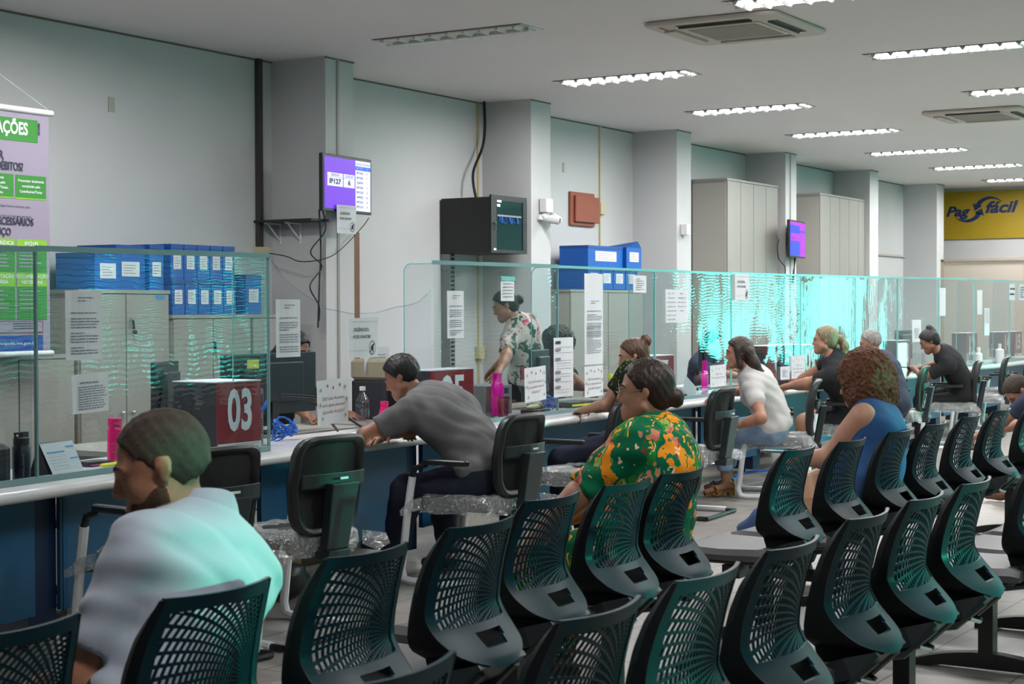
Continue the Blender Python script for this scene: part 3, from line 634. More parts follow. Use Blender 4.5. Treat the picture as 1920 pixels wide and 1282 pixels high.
# security camera on the second pilaster
t = empty('security_camera', (13.52, 7.96, 2.40), 0, 'white bullet security cameras under a box on the second pilaster', 'camera')
MB().rbox(-.06, .07, -.07, .01, 0, .13, .01, 'camera_white').build('junction_box', t)
MB().lathe([(.045, 0), (.045, .02), (.02, .05)], (-.04, -.0, -.07), 'camera_white').ball((-.04, -.03, -.045), .035, 'camera_white').build('mount', t, smooth=True)
b = MB(); b.T = Matrix.Translation((0, -.05, -.06)) @ Matrix.Rotation(R(100), 4, 'X') @ Matrix.Rotation(R(20), 4, 'Y'); b.lathe([(.035, -.05), (.04, 0), (.04, .11), (.034, .115)], (0, 0, 0), 'camera_white'); b.lathe([(.026, 0), (.024, .004)], (0, 0, .114), 'black_gloss'); b.build('camera_body', t, smooth=True)
b = MB(); b.T = Matrix.Translation((.09, -.05, -.03)) @ Matrix.Rotation(R(105), 4, 'Y'); b.lathe([(.03, -.02), (.036, .02), (.036, .12), (.03, .125)], (0, 0, 0), 'camera_white'); b.build('second_camera_body', t, smooth=True)
t = MB().rbox(16.52, 16.62, 7.90, 7.98, 2.30, 2.42, .01, 'camera_white').build('wall_sensor'); tag(t, 'small white sensor box on the third pilaster', 'sensor')

# terracotta wall panel (two overlapping boards)
t = empty('wall_panel', (14.98, YL, 2.36), 0, 'terracotta square wall panel of two overlapping boards', 'panel')
MB().rbox(0, .52, -.03, 0, 0, .35, .01, 'terracotta').build('back_board', t)
MB().rbox(.06, .58, -.06, -.03, .04, .31, .01, 'terracotta').build('front_board', t)

# ------------------------------------------------------------------ cabinets and blue archive boxes
def cabinet(x0, x1, y0, z0, z1, ndoor, label, depth=.45, handles=True, group=None):
    t = empty('storage_cabinet', (x0, y0, z0), 0, label, 'cabinet', group); w = x1-x0; h = z1-z0
    b = MB(); b.box(0, w, .02, depth, 0, h, 'cabinet'); b.box(-.002, 0, .02, depth, 0, h-.03, 'cabinet_side'); b.build('body', t)
    MB().box(-.01, w+.01, 0, depth+.01, h, h+.025, 'cabinet').build('top_panel', t)
    for i in range(ndoor):
        a = w*i/ndoor; d = MB().box(a+.006, a+w/ndoor-.006, 0, .02, .02, h-.006, 'cabinet').build('door', t)
        if handles: MB().ball(((a+w/ndoor-.05) if i % 2 == 0 else (a+.05), -.018, h*.5), .014, 'lum_metal').build('knob', d, smooth=True)
    MB().box(.004, w-.004, .0205, .021, .02, h, 'cabinet_gap').build('shadow_gap', t)
    return t
c1 = cabinet(7.73, 8.56, 8.05, 0, 1.60, 2, 'beige two-door cabinet behind the glass at far left, keys in lock')
k = MB(); k.tube([(.44, -.02, 1.42), (.44, -.03, 1.42)], .014, 'chrome').tube([(.45, -.03, 1.42), (.46, -.03, 1.36)], .008, 'dark').ball((.47, -.03, 1.34), .015, 'dark'); k.build('keys', c1)
k = MB().box(.70, .78, -.003, 0, 1.565, 1.59, 'cal_blue').build('maker_sticker', c1)
c2 = cabinet(8.60, 9.42, 8.05, 0, 1.43, 2, 'beige low cabinet beneath the lower row of blue boxes, keys in lock')
MB().tube([(.40, -.02, 1.26), (.40, -.03, 1.26)], .014, 'chrome').tube([(.39, -.03, 1.26), (.40, -.03, 1.18)], .010, 'dark').build('keys', c2)
cabinet(9.44, 10.0, 8.05, 0, 1.43, 1, 'narrow beige cabinet beside the first pilaster')
cabinet(6.75, 7.68, 8.05, 0, 1.18, 2, 'low beige cabinet below the hanging banner')
for x0, x1, lab in ((17.0, 17.93, None),): pass
cabinet(17.93, 19.46, 8.05, 0, 3.0, 4, 'tall beige four-door cabinet left of the far television', handles=False)
cabinet(20.90, 22.72, 8.05, 0, 3.0, 5, 'tall beige five-door cabinet right of the far television', handles=False)
cabinet(14.2, 15.75, 8.05, 0, 1.66, 2, 'low beige cabinet under the blue boxes beyond the rack', handles=False)
def archive(x0, x1, y0, z0, z1, label, open_top=False, group=None, d=.36):
    t = empty('archive_box', (x0, y0, z0), 0, label, 'archive box', group); w, h = x1-x0, z1-z0
    MB().box(0.002, w-.002, 0, d, 0, h-.02, 'blue_box').build('box_body', t)
    if open_top: MB().add([(0, 0, h-.02), (w, 0, h-.02), (w, .02, h-.02), (w*.7, -.01, h+.05), (0, d, h-.02), (w, d, h-.02)], [(0, 1, 3), (0, 3, 4), (1, 5, 3), (3, 5, 4)], 'blue_box_dark').build('lid_flap', t)
    else: MB().box(0, w, -.004, d, h-.03, h, 'blue_box_dark').build('lid', t)
    l = MB(); l.box(w*.2, w*.8, -.003, -.001, h*.30, h*.30+.10, 'paper')
    for i in range(4): l.box(w*.27, w*(.55+.2*rnd.random()), -.004, -.003, h*.30+.02+.018*i, h*.30+.024+.018*i, 'grey_ink')
    l.build('label_paper', t); return t
xs = [8.12, 8.42, 8.65, 8.80, 8.94, 9.07, 9.21]
posw = ['at the far left', 'second from the left', 'third from the left', 'in the middle', 'second from the right', 'at the right end']
archive(7.86, 8.10, 8.05, 1.625, 1.87, 'large plain blue box side-on at the left of the cabinet top')
archive(8.12, 8.40, 8.12, 1.625, 1.93, 'wide blue archive box just right of the large side-on one', group='blue archive boxes on the first cabinet')
archive(8.42, 8.56, 8.10, 1.625, 1.94, 'blue archive box with low label at the cabinet edge', group='blue archive boxes on the first cabinet')
for i in range(6):
    a, b = 8.62+.135*i, 8.62+.135*i+.128
    if i < 5: archive(a, b, 8.08, 1.457, 1.70, 'blue archive box in the lower row on the low cabinet, '+posw[i], group='lower row of blue archive boxes')
    if i < 5: archive(a, b, 8.09, 1.70, 1.95, 'blue archive box in the upper row on the low cabinet, '+posw[i], group='upper row of blue archive boxes')
archive(9.42, 9.60, 8.10, 1.455, 1.75, 'single blue archive box standing at the right of the lower row')
archive(14.55, 15.30, 8.05, 1.91, 2.13, 'wide blue box on top of the stack beyond the rack', d=.33)
archive(15.32, 15.66, 8.02, 1.91, 2.15, 'blue box with open lid on top of the stack beyond the rack', open_top=True, d=.33)
for i in range(4): archive(14.55+.27*i, 14.81+.27*i, 8.05, 1.69, 1.90, 'blue archive box in the bottom row beyond the rack, '+['leftmost', 'second', 'third', 'rightmost'][i], group='bottom row of blue boxes beyond the rack')

# ================================================================== COUNTER
EX = [2.5, 4.5, 6.39, 8.41, 10.1, 11.85, 13.9, 18.0, 21.84, 25.9]; EY = [4.98, 5.14, 5.366, 5.43, 5.53, 5.60, 5.66, 5.80, 5.90, 6.0]
GX = [2.5, 4.65, 6.6, 8.2, 10, 12, 14, 16, 18, 22, 25.9]; GY = [5.12, 5.31, 5.51, 5.62, 5.74, 5.78, 5.82, 5.87, 5.93, 6.03, 6.13]
TX = [2.5, 4.66, 6.58, 8.2, 9.94, 13, 14.68, 17.7, 20.9, 25.9]; TZ = [1.73, 1.745, 1.766, 1.774, 1.788, 1.794, 1.804, 1.827, 1.856, 1.88]
Ef = lambda x: float(np.interp(x, EX, EY)); Gf = lambda x: float(np.interp(x, GX, GY)); Tf = lambda x: float(np.interp(x, TX, TZ))
def sweep_x(x0, x1, prof, m, name, parent, yf=Ef, step=.5, smooth=False, zf=None):
    n = max(1, int((x1-x0)/step)); w = MB()
    w.loft([[(x0+(x1-x0)*i/n, yf(x0+(x1-x0)*i/n)+a, b+(zf(x0+(x1-x0)*i/n) if zf else 0)) for a, b in prof] for i in range(n+1)], m)
    return w.build(name, parent, smooth=smooth)
lip = [(.03+.035*math.sin(a)*-1, .735+.027*math.cos(a)) for a in [R(x) for x in (0, 30, 60, 90, 120, 150, 180)]]
seg = [(3.0, 5.29), (5.305, 9.845), (9.86, 14.4), (14.415, 19.9), (19.915, 25.9)]
pos = ['the nearest segment at far left', 'the segment from box 03 to the second screen', 'the segment by the camouflage blouse', 'the segment by the woman in black', 'the farthest segment']
for (a, b), s in zip(seg, pos):
    t = empty('worktop', (0, 0, 0), 0, 'white counter worktop with rounded edge, '+s, 'worktop', 'worktop segments of the service counter')
    sweep_x(a, b, [(.70, .72), (.70, .76), (.03, .762)]+lip[1:]+[(.05, .71)], 'counter_white', 'top_board', t, smooth=True)
    MB().box(b-.002, b+.013, Ef(b)-.004, Ef(b)+.10, .71, .762, 'brown_strip').build('joint_strip', t)
# blue modesty panels hung under the worktop and the narrow legs between them
px = [3.4, 5.02, 6.55, 8.1, 9.55, 11.0, 12.45, 13.9, 15.4, 16.9, 18.4, 19.9, 21.4, 22.9, 24.4]
rn = ['in front of station %s' % s for s in ('one', 'two', 'three', 'four', 'five', 'six', 'seven', 'eight', 'nine', 'ten', 'eleven', 'twelve', 'thirteen', 'fourteen')]
for i in range(len(px)-1):
    a, b = px[i]+.13, px[i+1]-.03
    t = empty('counter_panel', (0, 0, 0), 0, 'dark blue front panel hung under the counter, '+rn[i], 'panel', 'blue counter front panels')
    f = lambda x: Ef(x)+.28
    sweep_x(a, b, [(0, .17), (0, .71), (.02, .71), (.02, .17)], 'counter_blue', 'front_board', t, yf=f)
    MB().box(px[i]-.03, px[i]+.13, Ef(px[i])+.32, Ef(px[i])+.62, .04, .71, 'counter_navy').build('leg_panel', t)
    MB().box(px[i]+.13, px[i]+.155, f(px[i])-.006, f(px[i]), .17, .71, 'counter_blue').build('edge_strip', t)
    MB().lathe([(.02, 0), (.02, .04)], (px[i]+.05, Ef(px[i])+.45, 0), 'dark', 10).build('levelling_foot', t)

# ================================================================== ACRYLIC SCREENS
jx = [3.6, 4.88, 6.59, None, 8.25, 9.94, 11.50, 13.0, 14.66, 16.25, 17.70, 19.30, 20.90, 22.75, 24.5]
names = ['leftmost, cut by the picture edge', 'large, carrying the notice about the invoice, left of box 03', None, 'rippled, in front of the standing woman in a floral shirt', 'with the long paper strips behind the camouflage blouse',
         'with the two-column law notice', 'reflecting the bright window, left of the silence sign', 'reflecting the bright window, right of the silence sign', 'directly above the fair ponytail', 'above the grey-haired man',
         'in front of the young man in black', 'just right of the young man, with a narrow notice', 'with two narrow notices at right', 'at the right edge with paired notices']
ji = 0
for i in range(len(jx)-1):
    a, b = jx[i], jx[i+1]
    if a is None or b is None: continue
    lab = names[i] if names[i] else names[i-1]
    mt = 'acrylic_ripple' if a < 14 else 'acrylic_streak'
    t = empty('acrylic_screen', (a, Gf(a), .762), 0, 'clear acrylic counter screen, '+names[i], 'screen panel', 'clear acrylic counter screens')
    L_ = b-a-.012; dy = (Gf(b)-Gf(a)); h = Tf((a+b)/2)-.762; dz = (Tf(b)-Tf(a))
    def sk(mb):  # shear along the counter line
        mb.v = [(x, y+dy*x/(b-a), z+(dz*x/(b-a))*(z/h)) for x, y, z in mb.v]; return mb
    sk(MB().box(.006, L_, 0, .008, .0, h-.004, mt)).build('pane', t)
    rm = 'rail' if a < 9 else 'edge_teal'
    sk(MB().box(0, b-a, -.004, .012, h-.024 if a < 9 else h-.018, h, rm)).build('top_rail', t)
    sk(MB().box(0, b-a, -.004, .012, 0, .026, 'rail')).build('bottom_rail', t)
    sk(MB().box(b-a-.010, b-a, -.004, .012, .026, h-.02, 'rail' if a < 9 else 'edge_teal')).build('edge_strip', t)
# perpendicular dividers between stations, rounded top corner at the inner end
def divider(x, label, d=.21, z1=None, yo=.02):
    z1 = (z1 or Tf(x))-.01; y0 = Gf(x)+yo; r = .05
    t = empty('acrylic_divider', (x, y0, .762), 0, label, 'divider', 'acrylic dividers between the stations'); h = z1-.762
    pr = [(0, 0), (0, h)]+[(d-r+r*math.sin(R(a)), h-r+r*math.cos(R(a))) for a in range(0, 91, 15)]+[(d, 0)]
    w = MB(); w.loft([[(k, p[0], p[1]) for p in pr] for k in (-.004, .004)], 'acrylic_plain'); w.build('pane', t)
    e = MB(); e.tube([(0, p[0], p[1]) for p in pr[1:]], .0035, 'edge_teal', 6); e.build('polished_edge', t); return t
for x, s in ((4.86, 'behind the first screen joint at far left'), (6.57, 'at the right end of the large left screen'), (8.27, 'left of the standing woman in a floral shirt'), (9.97, 'right of the standing woman in a floral shirt'), (11.5, 'beside the two-column law notice'),
             (14.68, 'left of box 09'), (17.72, 'left of the young man in black'), (20.92, 'beside the narrow notices'), (22.77, 'between the paired notices at right')):
    divider(x, 'clear acrylic side divider with rounded corner, '+s)
# sagging clear plastic sheet across the open station
t = empty('plastic_sheet', (0, 0, 0), 0, 'sagging clear plastic sheet closing the gap behind the man in grey', 'plastic sheet')
w = MB(); n = 30; xs_ = [6.61+(8.23-6.61)*i/n for i in range(n+1)]
top = lambda x: float(np.interp(x, [6.61, 6.72, 6.9, 7.1, 7.4, 7.62, 7.8, 7.95, 8.1, 8.23], [1.74, 1.66, 1.57, 1.49, 1.46, 1.47, 1.50, 1.51, 1.53, 1.60]))
vs = []; nz = 10
for i, x in enumerate(xs_):
    for k in range(nz+1): vs.append((x, Gf(x)+.012*math.sin(i*.5)*(k/nz), .765+(top(x)-.765)*k/nz))
w.add(vs, [(i*(nz+1)+k, (i+1)*(nz+1)+k, (i+1)*(nz+1)+k+1, i*(nz+1)+k+1) for i in range(n) for k in range(nz)], 'plastic_film')
w.build('sheet', t, smooth=True)
e = MB(); e.tube([(x, Gf(x)+.012*math.sin(i*.5), top(x)) for i, x in enumerate(xs_)], .003, 'clear_plastic', 6); e.build('hem', t, smooth=True)

for i, (a, b) in enumerate(((6.15, 8.35), (8.45, 10.3), (10.4, 12.75), (12.9, 15.6), (15.75, 18.6), (18.75, 21.2), (21.35, 24.6))):
    y0 = Ef((a+b)/2)+.80; t = empty('staff_desk', (a, y0, 0), 0, 'staff desk behind the counter, '+['behind box 03', 'behind box 05', 'beside the standing woman', 'behind the glare', 'behind box 11', 'behind box 12', 'farthest along'][i], 'desk', 'staff desks behind the counter')
    MB().box(0, b-a, 0, 6.74-y0, .732, .76, 'cabinet').build('desk_top', t)
    for x in (.02, b-a-.05): MB().box(x, x+.03, .03, 6.70-y0, 0, .732, 'cabinet_side').build('side_panel', t)
# ------------------------------------------------------------------ notices taped to the screens
def notice(x0, x1, z0, z1, label, fn=None, y=None, tilt=0, name='notice', group=None, off=-.014, m='paper', cat='notice'):
    w, h = x1-x0, z1-z0; yy = (Gf((x0+x1)/2)+off) if y is None else y
    t = empty(name, ((x0+x1)/2, yy, (z0+z1)/2), 0, label, cat, group); t.rotation_euler = (0, R(tilt), math.atan2(Gf(x1)-Gf(x0), w) if y is None else 0)
    s = MB(); n = 6
    s.loft([[(-w/2+w*i/n, -.0005*0+.003*math.sin(i*1.3), -h/2), (-w/2+w*i/n, .003*math.sin(i*1.3+.4), h/2), (-w/2+w*i/n, .003*math.sin(i*1.3+.4)+.0008, h/2), (-w/2+w*i/n, .003*math.sin(i*1.3)+.0008, -h/2)] for i in range(n+1)], m)
    s.build('sheet', t)
    if fn:
        p = MB(); fn(p, w, h)
        if p.v: p.v = [(a, b-.003, c) for a, b, c in p.v]; p.build('print', t)
    return t
def bars(p, x0, x1, z0, n, dz, th=.0022, m='grey_ink', gap=(), seed=1):
    r_ = random.Random(seed)
    for i in range(n):
        if i in gap: continue
        e = x1-(x1-x0)*(r_.random()*.12 if r_.random() < .75 else r_.random()*.6)
        x = x0
        while x < e:
            l = .012+.03*r_.random(); p.add([(x, -.001, z0-i*dz-th), (min(x+l, e), -.001, z0-i*dz-th), (min(x+l, e), -.001, z0-i*dz+th), (x, -.001, z0-i*dz+th)], [(0, 1, 2, 3)], m); x += l+.004
def ruled(p, w, h): bars(p, -w*.18, w*.25, h*.40, 2, .014, m='grey_ink', seed=4); bars(p, -w*.38, w*.40, h*.18, 15, .0125, gap=(1, 6, 11), seed=5)
def silence(p, w, h):
    put_text(p, 'SILÊNCIO,', -w*.10, h*.20, h*.085, 'ink', w=w*.52, bold=.01, shear=.15); put_text(p, 'POR FAVOR!', -w*.08, h*.02, h*.085, 'ink', w=w*.60, bold=.01, shear=.15)
    cx, cz, r_ = w*.27, -h*.26, h*.18; n = 28
    p.add([(cx+q*.85*math.cos(2*PI*i/n), -.001, cz+q*math.sin(2*PI*i/n)) for i in range(n) for q in (r_, r_*.90)], [(2*i, 2*i+1, (2*i+3) % (2*n), (2*i+2) % (2*n)) for i in range(n)], 'ink')
    p.add([(cx-r_*.3, -.001, cz-r_*.25), (cx-r_*.3, -.001, cz+r_*.25), (cx-r_*.05, -.001, cz+r_*.3), (cx+r_*.3, -.001, cz+r_*.75), (cx+r_*.3, -.001, cz-r_*.75), (cx-r_*.05, -.001, cz-r_*.3)], [(0, 1, 2, 5), (2, 3, 4, 5)], 'ink')
    p.add([(cx-r_*.65, -.0015, cz-r_*.55), (cx-r_*.55, -.0015, cz-r_*.65), (cx+r_*.65, -.0015, cz+r_*.6), (cx+r_*.55, -.0015, cz+r_*.7)], [(0, 1, 2, 3)], 'ink')
    for z in (h*.40, -h*.33): p.add([(-w*.48, -.001, z), (w*.48 if z > 0 else w*.1, -.001, z), (w*.48 if z > 0 else w*.1, -.001, z+.0015), (-w*.48, -.001, z+.0015)], [(0, 1, 2, 3)], 'grey_ink')
def hello(nm, rest):
    def f(p, w, h):
        for i, (x, m) in enumerate(((-.18, 'sign_red'), (0, 'ink'), (.22, 'sign_red'))):
            cx, cz, r_ = x*w, h*(.36-.05*(i % 2)), h*.035
            p.add([(cx-r_*.7, -.001, cz), (cx, -.001, cz-r_*1.4), (cx+r_*.7, -.001, cz), (cx+r_*.5, -.001, cz+r_), (cx-r_*.5, -.001, cz+r_)], [(0, 1, 2, 3, 4)], m)
        for i, s in enumerate([('Olá! sou '+nm).strip()]+rest): put_text(p, s, 0, h*(.08-.15*i), h*.075, 'maroon', w=w*(.72 if len(s) > 9 else .4), shear=.35, bold=-.005)
        for cx, cz in ((-.4, .28), (.38, .30), (-.36, -.36), (.38, -.34), (-.42, -.05), (.43, .02)):
            for k in range(4):
                a = k*PI/4; r_ = h*.06; p.add([(cx*w+r_*math.cos(a)-.001*math.sin(a), -.001, cz*h+r_*math.sin(a)+.001*math.cos(a)), (cx*w+r_*math.cos(a)+.001*math.sin(a), -.001, cz*h+r_*math.sin(a)-.001*math.cos(a)),
                                                (cx*w-r_*math.cos(a)+.001*math.sin(a), -.001, cz*h-r_*math.sin(a)-.001*math.cos(a)), (cx*w-r_*math.cos(a)-.001*math.sin(a), -.001, cz*h-r_*math.sin(a)+.001*math.cos(a))], [(0, 1, 2, 3)], 'banner_green')
    return f
def nota(p, w, h):
    put_text(p, 'NOTA FISCAL AVULSA', -w*.05, h*.27, h*.05, 'ink', w=w*.52, bold=.02); bars(p, -w*.36, w*.42, h*.17, 10, h*.062, th=.002, seed=8)
def qr(p, w, h):
    for z in (.40, .28, .12, -.10, -.22, -.35): p.add([(-w*.42, -.001, z*h), (-w*.18, -.001, z*h), (-w*.18, -.001, z*h+.018), (-w*.42, -.001, z*h+.018)], [(0, 1, 2, 3)], 'grey_ink' if z != .40 else 'ink')
    bars(p, -w*.42, w*.42, h*.34, 18, h*.045, th=.0012, gap=(1, 3, 4, 7, 9, 12, 14, 15), seed=11); p.add([(-w*.45, -.0012, .02*h), (w*.46, -.0012, .03*h), (w*.46, -.0012, .033*h), (-w*.45, -.0012, .023*h)], [(0, 1, 2, 3)], 'grey_ink')
notice(5.04, 5.28, 1.27, 1.57, 'white text notice high on the large left screen', ruled)
notice(5.08, 5.32, 1.04, 1.21, 'white notice headed NOTA FISCAL AVULSA on the large left screen', nota, tilt=-1.5)
notice(6.63, 6.85, 1.24, 1.54, 'white text notice on the plastic sheet, just right of the large left screen', ruled)
notice(7.30, 7.60, 1.22, 1.44, 'SILÊNCIO, POR FAVOR! sheet hanging above the man in grey', silence, off=-.02)
notice(6.99, 7.29, .87, 1.11, 'greeting sheet with red script beside the pink and clear bottles', hello('Ariadne,', ['em que posso', 'ajudá-lo(a)?']), tilt=-2, off=-.02)
notice(8.39, 8.60, 1.31, 1.60, 'white text notice at the left of the screen before the standing woman', ruled)
t = notice(9.08, 9.27, 1.54, 1.70, 'small notice with green header above the standing woman', lambda p, w, h: (p.add([(-w/2, -.001, h*.32), (w/2, -.001, h*.32), (w/2, -.001, h/2), (-w/2, -.001, h/2)], [(0, 1, 2, 3)], 'edge_teal'), bars(p, -w*.4, w*.4, h*.2, 5, h*.13, seed=3)))
notice(9.41, 9.73, .87, 1.10, 'greeting sheet with red script below the standing woman', hello('Fernanda, em', ['que posso ajudá-', 'lo(a)?']), tilt=-2)
notice(9.84, 10.14, .88, 1.29, 'tall form with boxes and lines taped across the screen joint', qr, off=-.02)
notice(10.31, 10.60, 1.09, 1.74, 'long strip of joined papers behind the camouflage blouse', lambda p, w, h: (ruled(p, w, h*.5), bars(p, -w*.4, w*.4, -h*.08, 16, .0125, seed=9)))
notice(10.31, 10.60, .86, 1.08, 'greeting sheet with red script under the long paper strip', hello('Jéssica,', ['em que posso', 'ajudá-lo(a)?']), tilt=-1)
notice(11.09, 11.32, 1.61, 1.74, 'small white notice in the top corner beside the blue boxes', lambda p, w, h: bars(p, -w*.3, w*.3, h*.3, 6, h*.12, seed=2))
def two(p, w, h):
    for i, (a, b) in enumerate((('Art. 331.', 'Pena -'), ('Desacatar', 'detenção, de'), ('funcionário', 'seis meses a'), ('público no', 'dois anos, ou'), ('exercício da', 'multa.'), ('função ou em', ''), ('razão dela.', ''))):
        put_text(p, a, -w*.26, h*(.38-.13*i), h*.045, 'ink', w=w*.035*len(a)); 
        if b: put_text(p, b, w*.22, h*(.38-.13*i), h*.045, 'ink', w=w*.03*len(b))
notice(11.66, 12.07, 1.38, 1.64, 'wide two-column law notice', two)
notice(13.03, 13.35, 1.56, 1.785, 'SILÊNCIO, POR FAVOR! sheet above the woman in white', silence, off=-.02)
notice(12.52, 12.86, .84, 1.02, 'greeting sheet to the left of the woman in white', hello('', ['em que posso']), tilt=-1)
notice(14.38, 14.74, .84, 1.05, 'greeting sheet next to box 09', hello('', ['em que posso', 'ajudá-lo(a)?']))
notice(14.10, 14.34, .84, .96, 'small white notice left of the greeting sheet by box 09', lambda p, w, h: bars(p, -w*.3, w*.3, h*.25, 6, h*.1, seed=6))
notice(18.20, 18.55, 1.11, 1.36, 'white notice in front of the face of the young man', lambda p, w, h: bars(p, -w*.3, w*.3, h*.1, 8, h*.06, seed=12))
notice(19.30, 19.56, 1.40, 1.73, 'narrow white notice above the young man', None)
notice(21.0, 21.26, 1.41, 1.72, 'left of two narrow blank notices at right', None)
notice(21.36, 21.62, 1.14, 1.49, 'narrow notice with faint print, below the two blank ones', lambda p, w, h: bars(p, -w*.3, w*.3, h*.4, 8, h*.06, seed=14))
notice(22.66, 23.0, 1.60, 1.82, 'bold-lettered notice left of the screen joint near the right edge', lambda p, w, h: (put_text(p, 'Nota Fiscal', 0, h*.2, h*.14, 'ink', w=w*.75, bold=.03), put_text(p, 'Eletrônica', 0, -h*.12, h*.14, 'ink', w=w*.7, bold=.03)))
notice(23.22, 23.6, 1.60, 1.82, 'notice right of the screen joint at the right edge', lambda p, w, h: bars(p, -w*.3, w*.35, h*.3, 5, h*.15, th=.008, seed=15))
notice(10.22, 10.47, 2.08, 2.30, 'SILÊNCIO, POR FAVOR! sheet taped under the near television', silence, y=7.865, off=0)
# notice boards/papers on the wall side
notice(8.80, 9.08, 1.06, 1.24, 'small white notice on the wall-side box behind the man in grey', lambda p, w, h: bars(p, -w*.3, w*.35, h*.2, 6, h*.1, seed=16), y=6.55)
t = notice(17.60, 17.95, .765, 1.11, 'brightly lit blank white sheet beside box 11', None, off=-.03)

# ================================================================== THINGS ON THE COUNTER
def numbox(x, y, z0, w, h, d, num, label, rz=0, textw=.56, side='pc_dark', footer=True):
    t = empty('number_box', (x, y, z0), rz, label, 'number box')
    MB().box(-w/2, w/2, .006, d, 0, h, side).build('box_body', t)
    MB().box(-w/2-.004, w/2+.004, 0, d+.004, h, h+.006, 'sign_white').build('box_top', t)
    s = MB(); s.box(-w/2, w/2, 0, .006, .0, h, 'sign_red')
    if footer: s.box(-w/2, w/2, -.0015, 0, 0, h*.10, 'sign_white').box(-w*.45, w*.45, -.002, -.0015, h*.07, h*.075, 'sign_red')
    s = s.build('front_plate', t)
    p = MB(); put_text(p, num, 0, h*.555, h*.60, 'sign_white', w=w*textw, bold=.03, y=-.002)
    if footer: bars(p, -w*.4, w*.4, h*.045, 1, .01, th=.006, m='ink', seed=2); p.v = [(x, y if y < -.0012 else -.0022, z) for x, y, z in p.v]
    p.build('number', s); return t
numbox(6.60, 5.72, .762, .34, .35, .30, '03', 'red number box 03 on a dark case at left')
numbox(9.02, 6.0, .762, .50, .33, .20, '05', 'red number box 05 behind the man in grey')
numbox(12.22, 6.08, .762, .48, .34, .20, '07', 'red number box largely hidden by the head of the woman in green')
numbox(15.00, 6.15, .762, .80, .37, .20, '08', 'wide red number box 08 behind the dark thermos bottle', footer=False)
numbox(15.75, 6.17, .762, .46, .36, .20, '09', 'red number box 09 beside the woman in black')
numbox(18.95, 6.25, .762, .40, .35, .20, '11', 'red number box 11 in the teal glare left of the young man')
numbox(21.85, 6.30, .762, .48, .40, .20, '12', 'red number box 12 right of the young man')
numbox(23.75, 6.35, .80, .40, .35, .2, '14', 'red number box 14 near the right edge')
numbox(24.35, 6.35, .80, .40, .35, .2, '15', 'red number box 15 at the right edge')
def monitor(x, y, w, h, rz, label, zc=None, m='monitor'):
    t = empty('computer_monitor', (x, y, .762), rz, label, 'monitor'); z0 = .10 if zc is None else zc
    MB().rbox(-w/2, w/2, 0, .035, z0, z0+h, .01, m).rbox(-w*.32, w*.32, -.035, 0, z0+h*.2, z0+h*.85, .02, m).build('housing', t)
    MB().box(-.03, .03, -.03, -.0, .01, z0+h*.4, m).build('stand', t)
    MB().lathe([(.12, 0), (.12, .012), (.04, .02)], (0, -.01, 0), m).build('foot', t); return t
monitor(7.58, 6.32, .84, .36, 0, 'wide dark monitor seen from behind, left of the greeting sheet', zc=.11)
MB_n = MB().box(7.28, 7.37, 6.24, 6.252, 1.15, 1.20, 'note_yellow').build('sticky_note'); tag(MB_n, 'yellow sticky note on the top corner of the wide dark monitor', 'sticky note')
monitor(6.58, 6.20, .36, .36, R(24), 'dark monitor seen edge-on beside box 03', zc=.09)
monitor(10.75, 6.35, .46, .32, R(15), 'dark monitor behind the papers on the screen joint')
monitor(13.7, 6.4, .5, .36, R(25), 'dark monitor in front of the clerk with dark hair')
monitor(16.8, 6.4, .5, .34, R(10), 'dark monitor left of the bright white sheet')
monitor(20.0, 6.6, .6, .36, 0, 'dark monitor right behind the young man')
def tower(x, y, w, h, d, label, m='pc_grey'):
    t = empty('computer_tower', (x, y, .762), 0, label, 'computer'); MB().rbox(-w/2, w/2, 0, d, 0, h, .006, m).build('case', t)
    f = MB(); 
    for i in range(6): f.box(-w*.3, w*.3, -.003, 0, h*.2+.014*i, h*.2+.014*i+.007, 'dark')
    f.box(-w*.35, w*.35, -.003, 0, h*.7, h*.9, 'pc_dark'); f.build('ports', t); return t
tower(6.90, 5.84, .07, .30, .06, 'upright grey computer case at the right edge of the large left screen')
tower(9.72, 6.08, .34, .20, .28, 'low grey computer case under the hand of the standing woman')
tower(9.55, 6.42, .62, .30, .30, 'dark printer behind the grey computer case', m='pc_dark')
t = empty('water_dispenser', (9.0, 6.40, .761), 0, 'grey and beige upright bin-like appliance behind the man in grey', 'appliance')
MB().rbox(-.16, .16, 0, .30, 0, .26, .03, 'pc_dark').build('body', t); MB().rbox(-.17, .17, -.01, .31, .26, .40, .05, 'box_beige').build('lid', t)
def bottle(x, y, prof, m, label, cap=None, capm='white', name='bottle', z0=.762, extra=None):
    t = empty(name, (x, y, z0), 0, label, 'bottle'); MB().lathe(prof, (0, 0, 0), m, 24).build('bottle_body', t, smooth=True)
    if cap: MB().lathe(cap, (0, 0, 0), capm, 20).build('cap', t, smooth=True)
    return t
b = bottle(4.885, 5.44, [(.036, 0), (.038, .005), (.038, .145), (.032, .155)], 'navy_bottle', 'black flask with carry-loop lid at far left', [(.033, .155), (.034, .158), (.034, .185), (.02, .19)], 'black_plastic')
MB().tube([(-.03, 0, .18), (-.035, 0, .205), (.0, 0, .205), (.02, 0, .198)], .006, 'black_plastic').box(-.005, .03, -.012, .012, .185, .21, 'black_plastic').build('lid_loop', b)
g = MB(); put_text(g, 'ARPOLO', 0, 0, .018, 'pc_grey', bold=.03, y=0, w=.10); q = MB(); q.add([(-.022+z*.6, -.0345+abs(z)*.3-.004, .07+x) for x, y, z in g.v], g.f, 'pc_grey'); q.build('lettering', b)
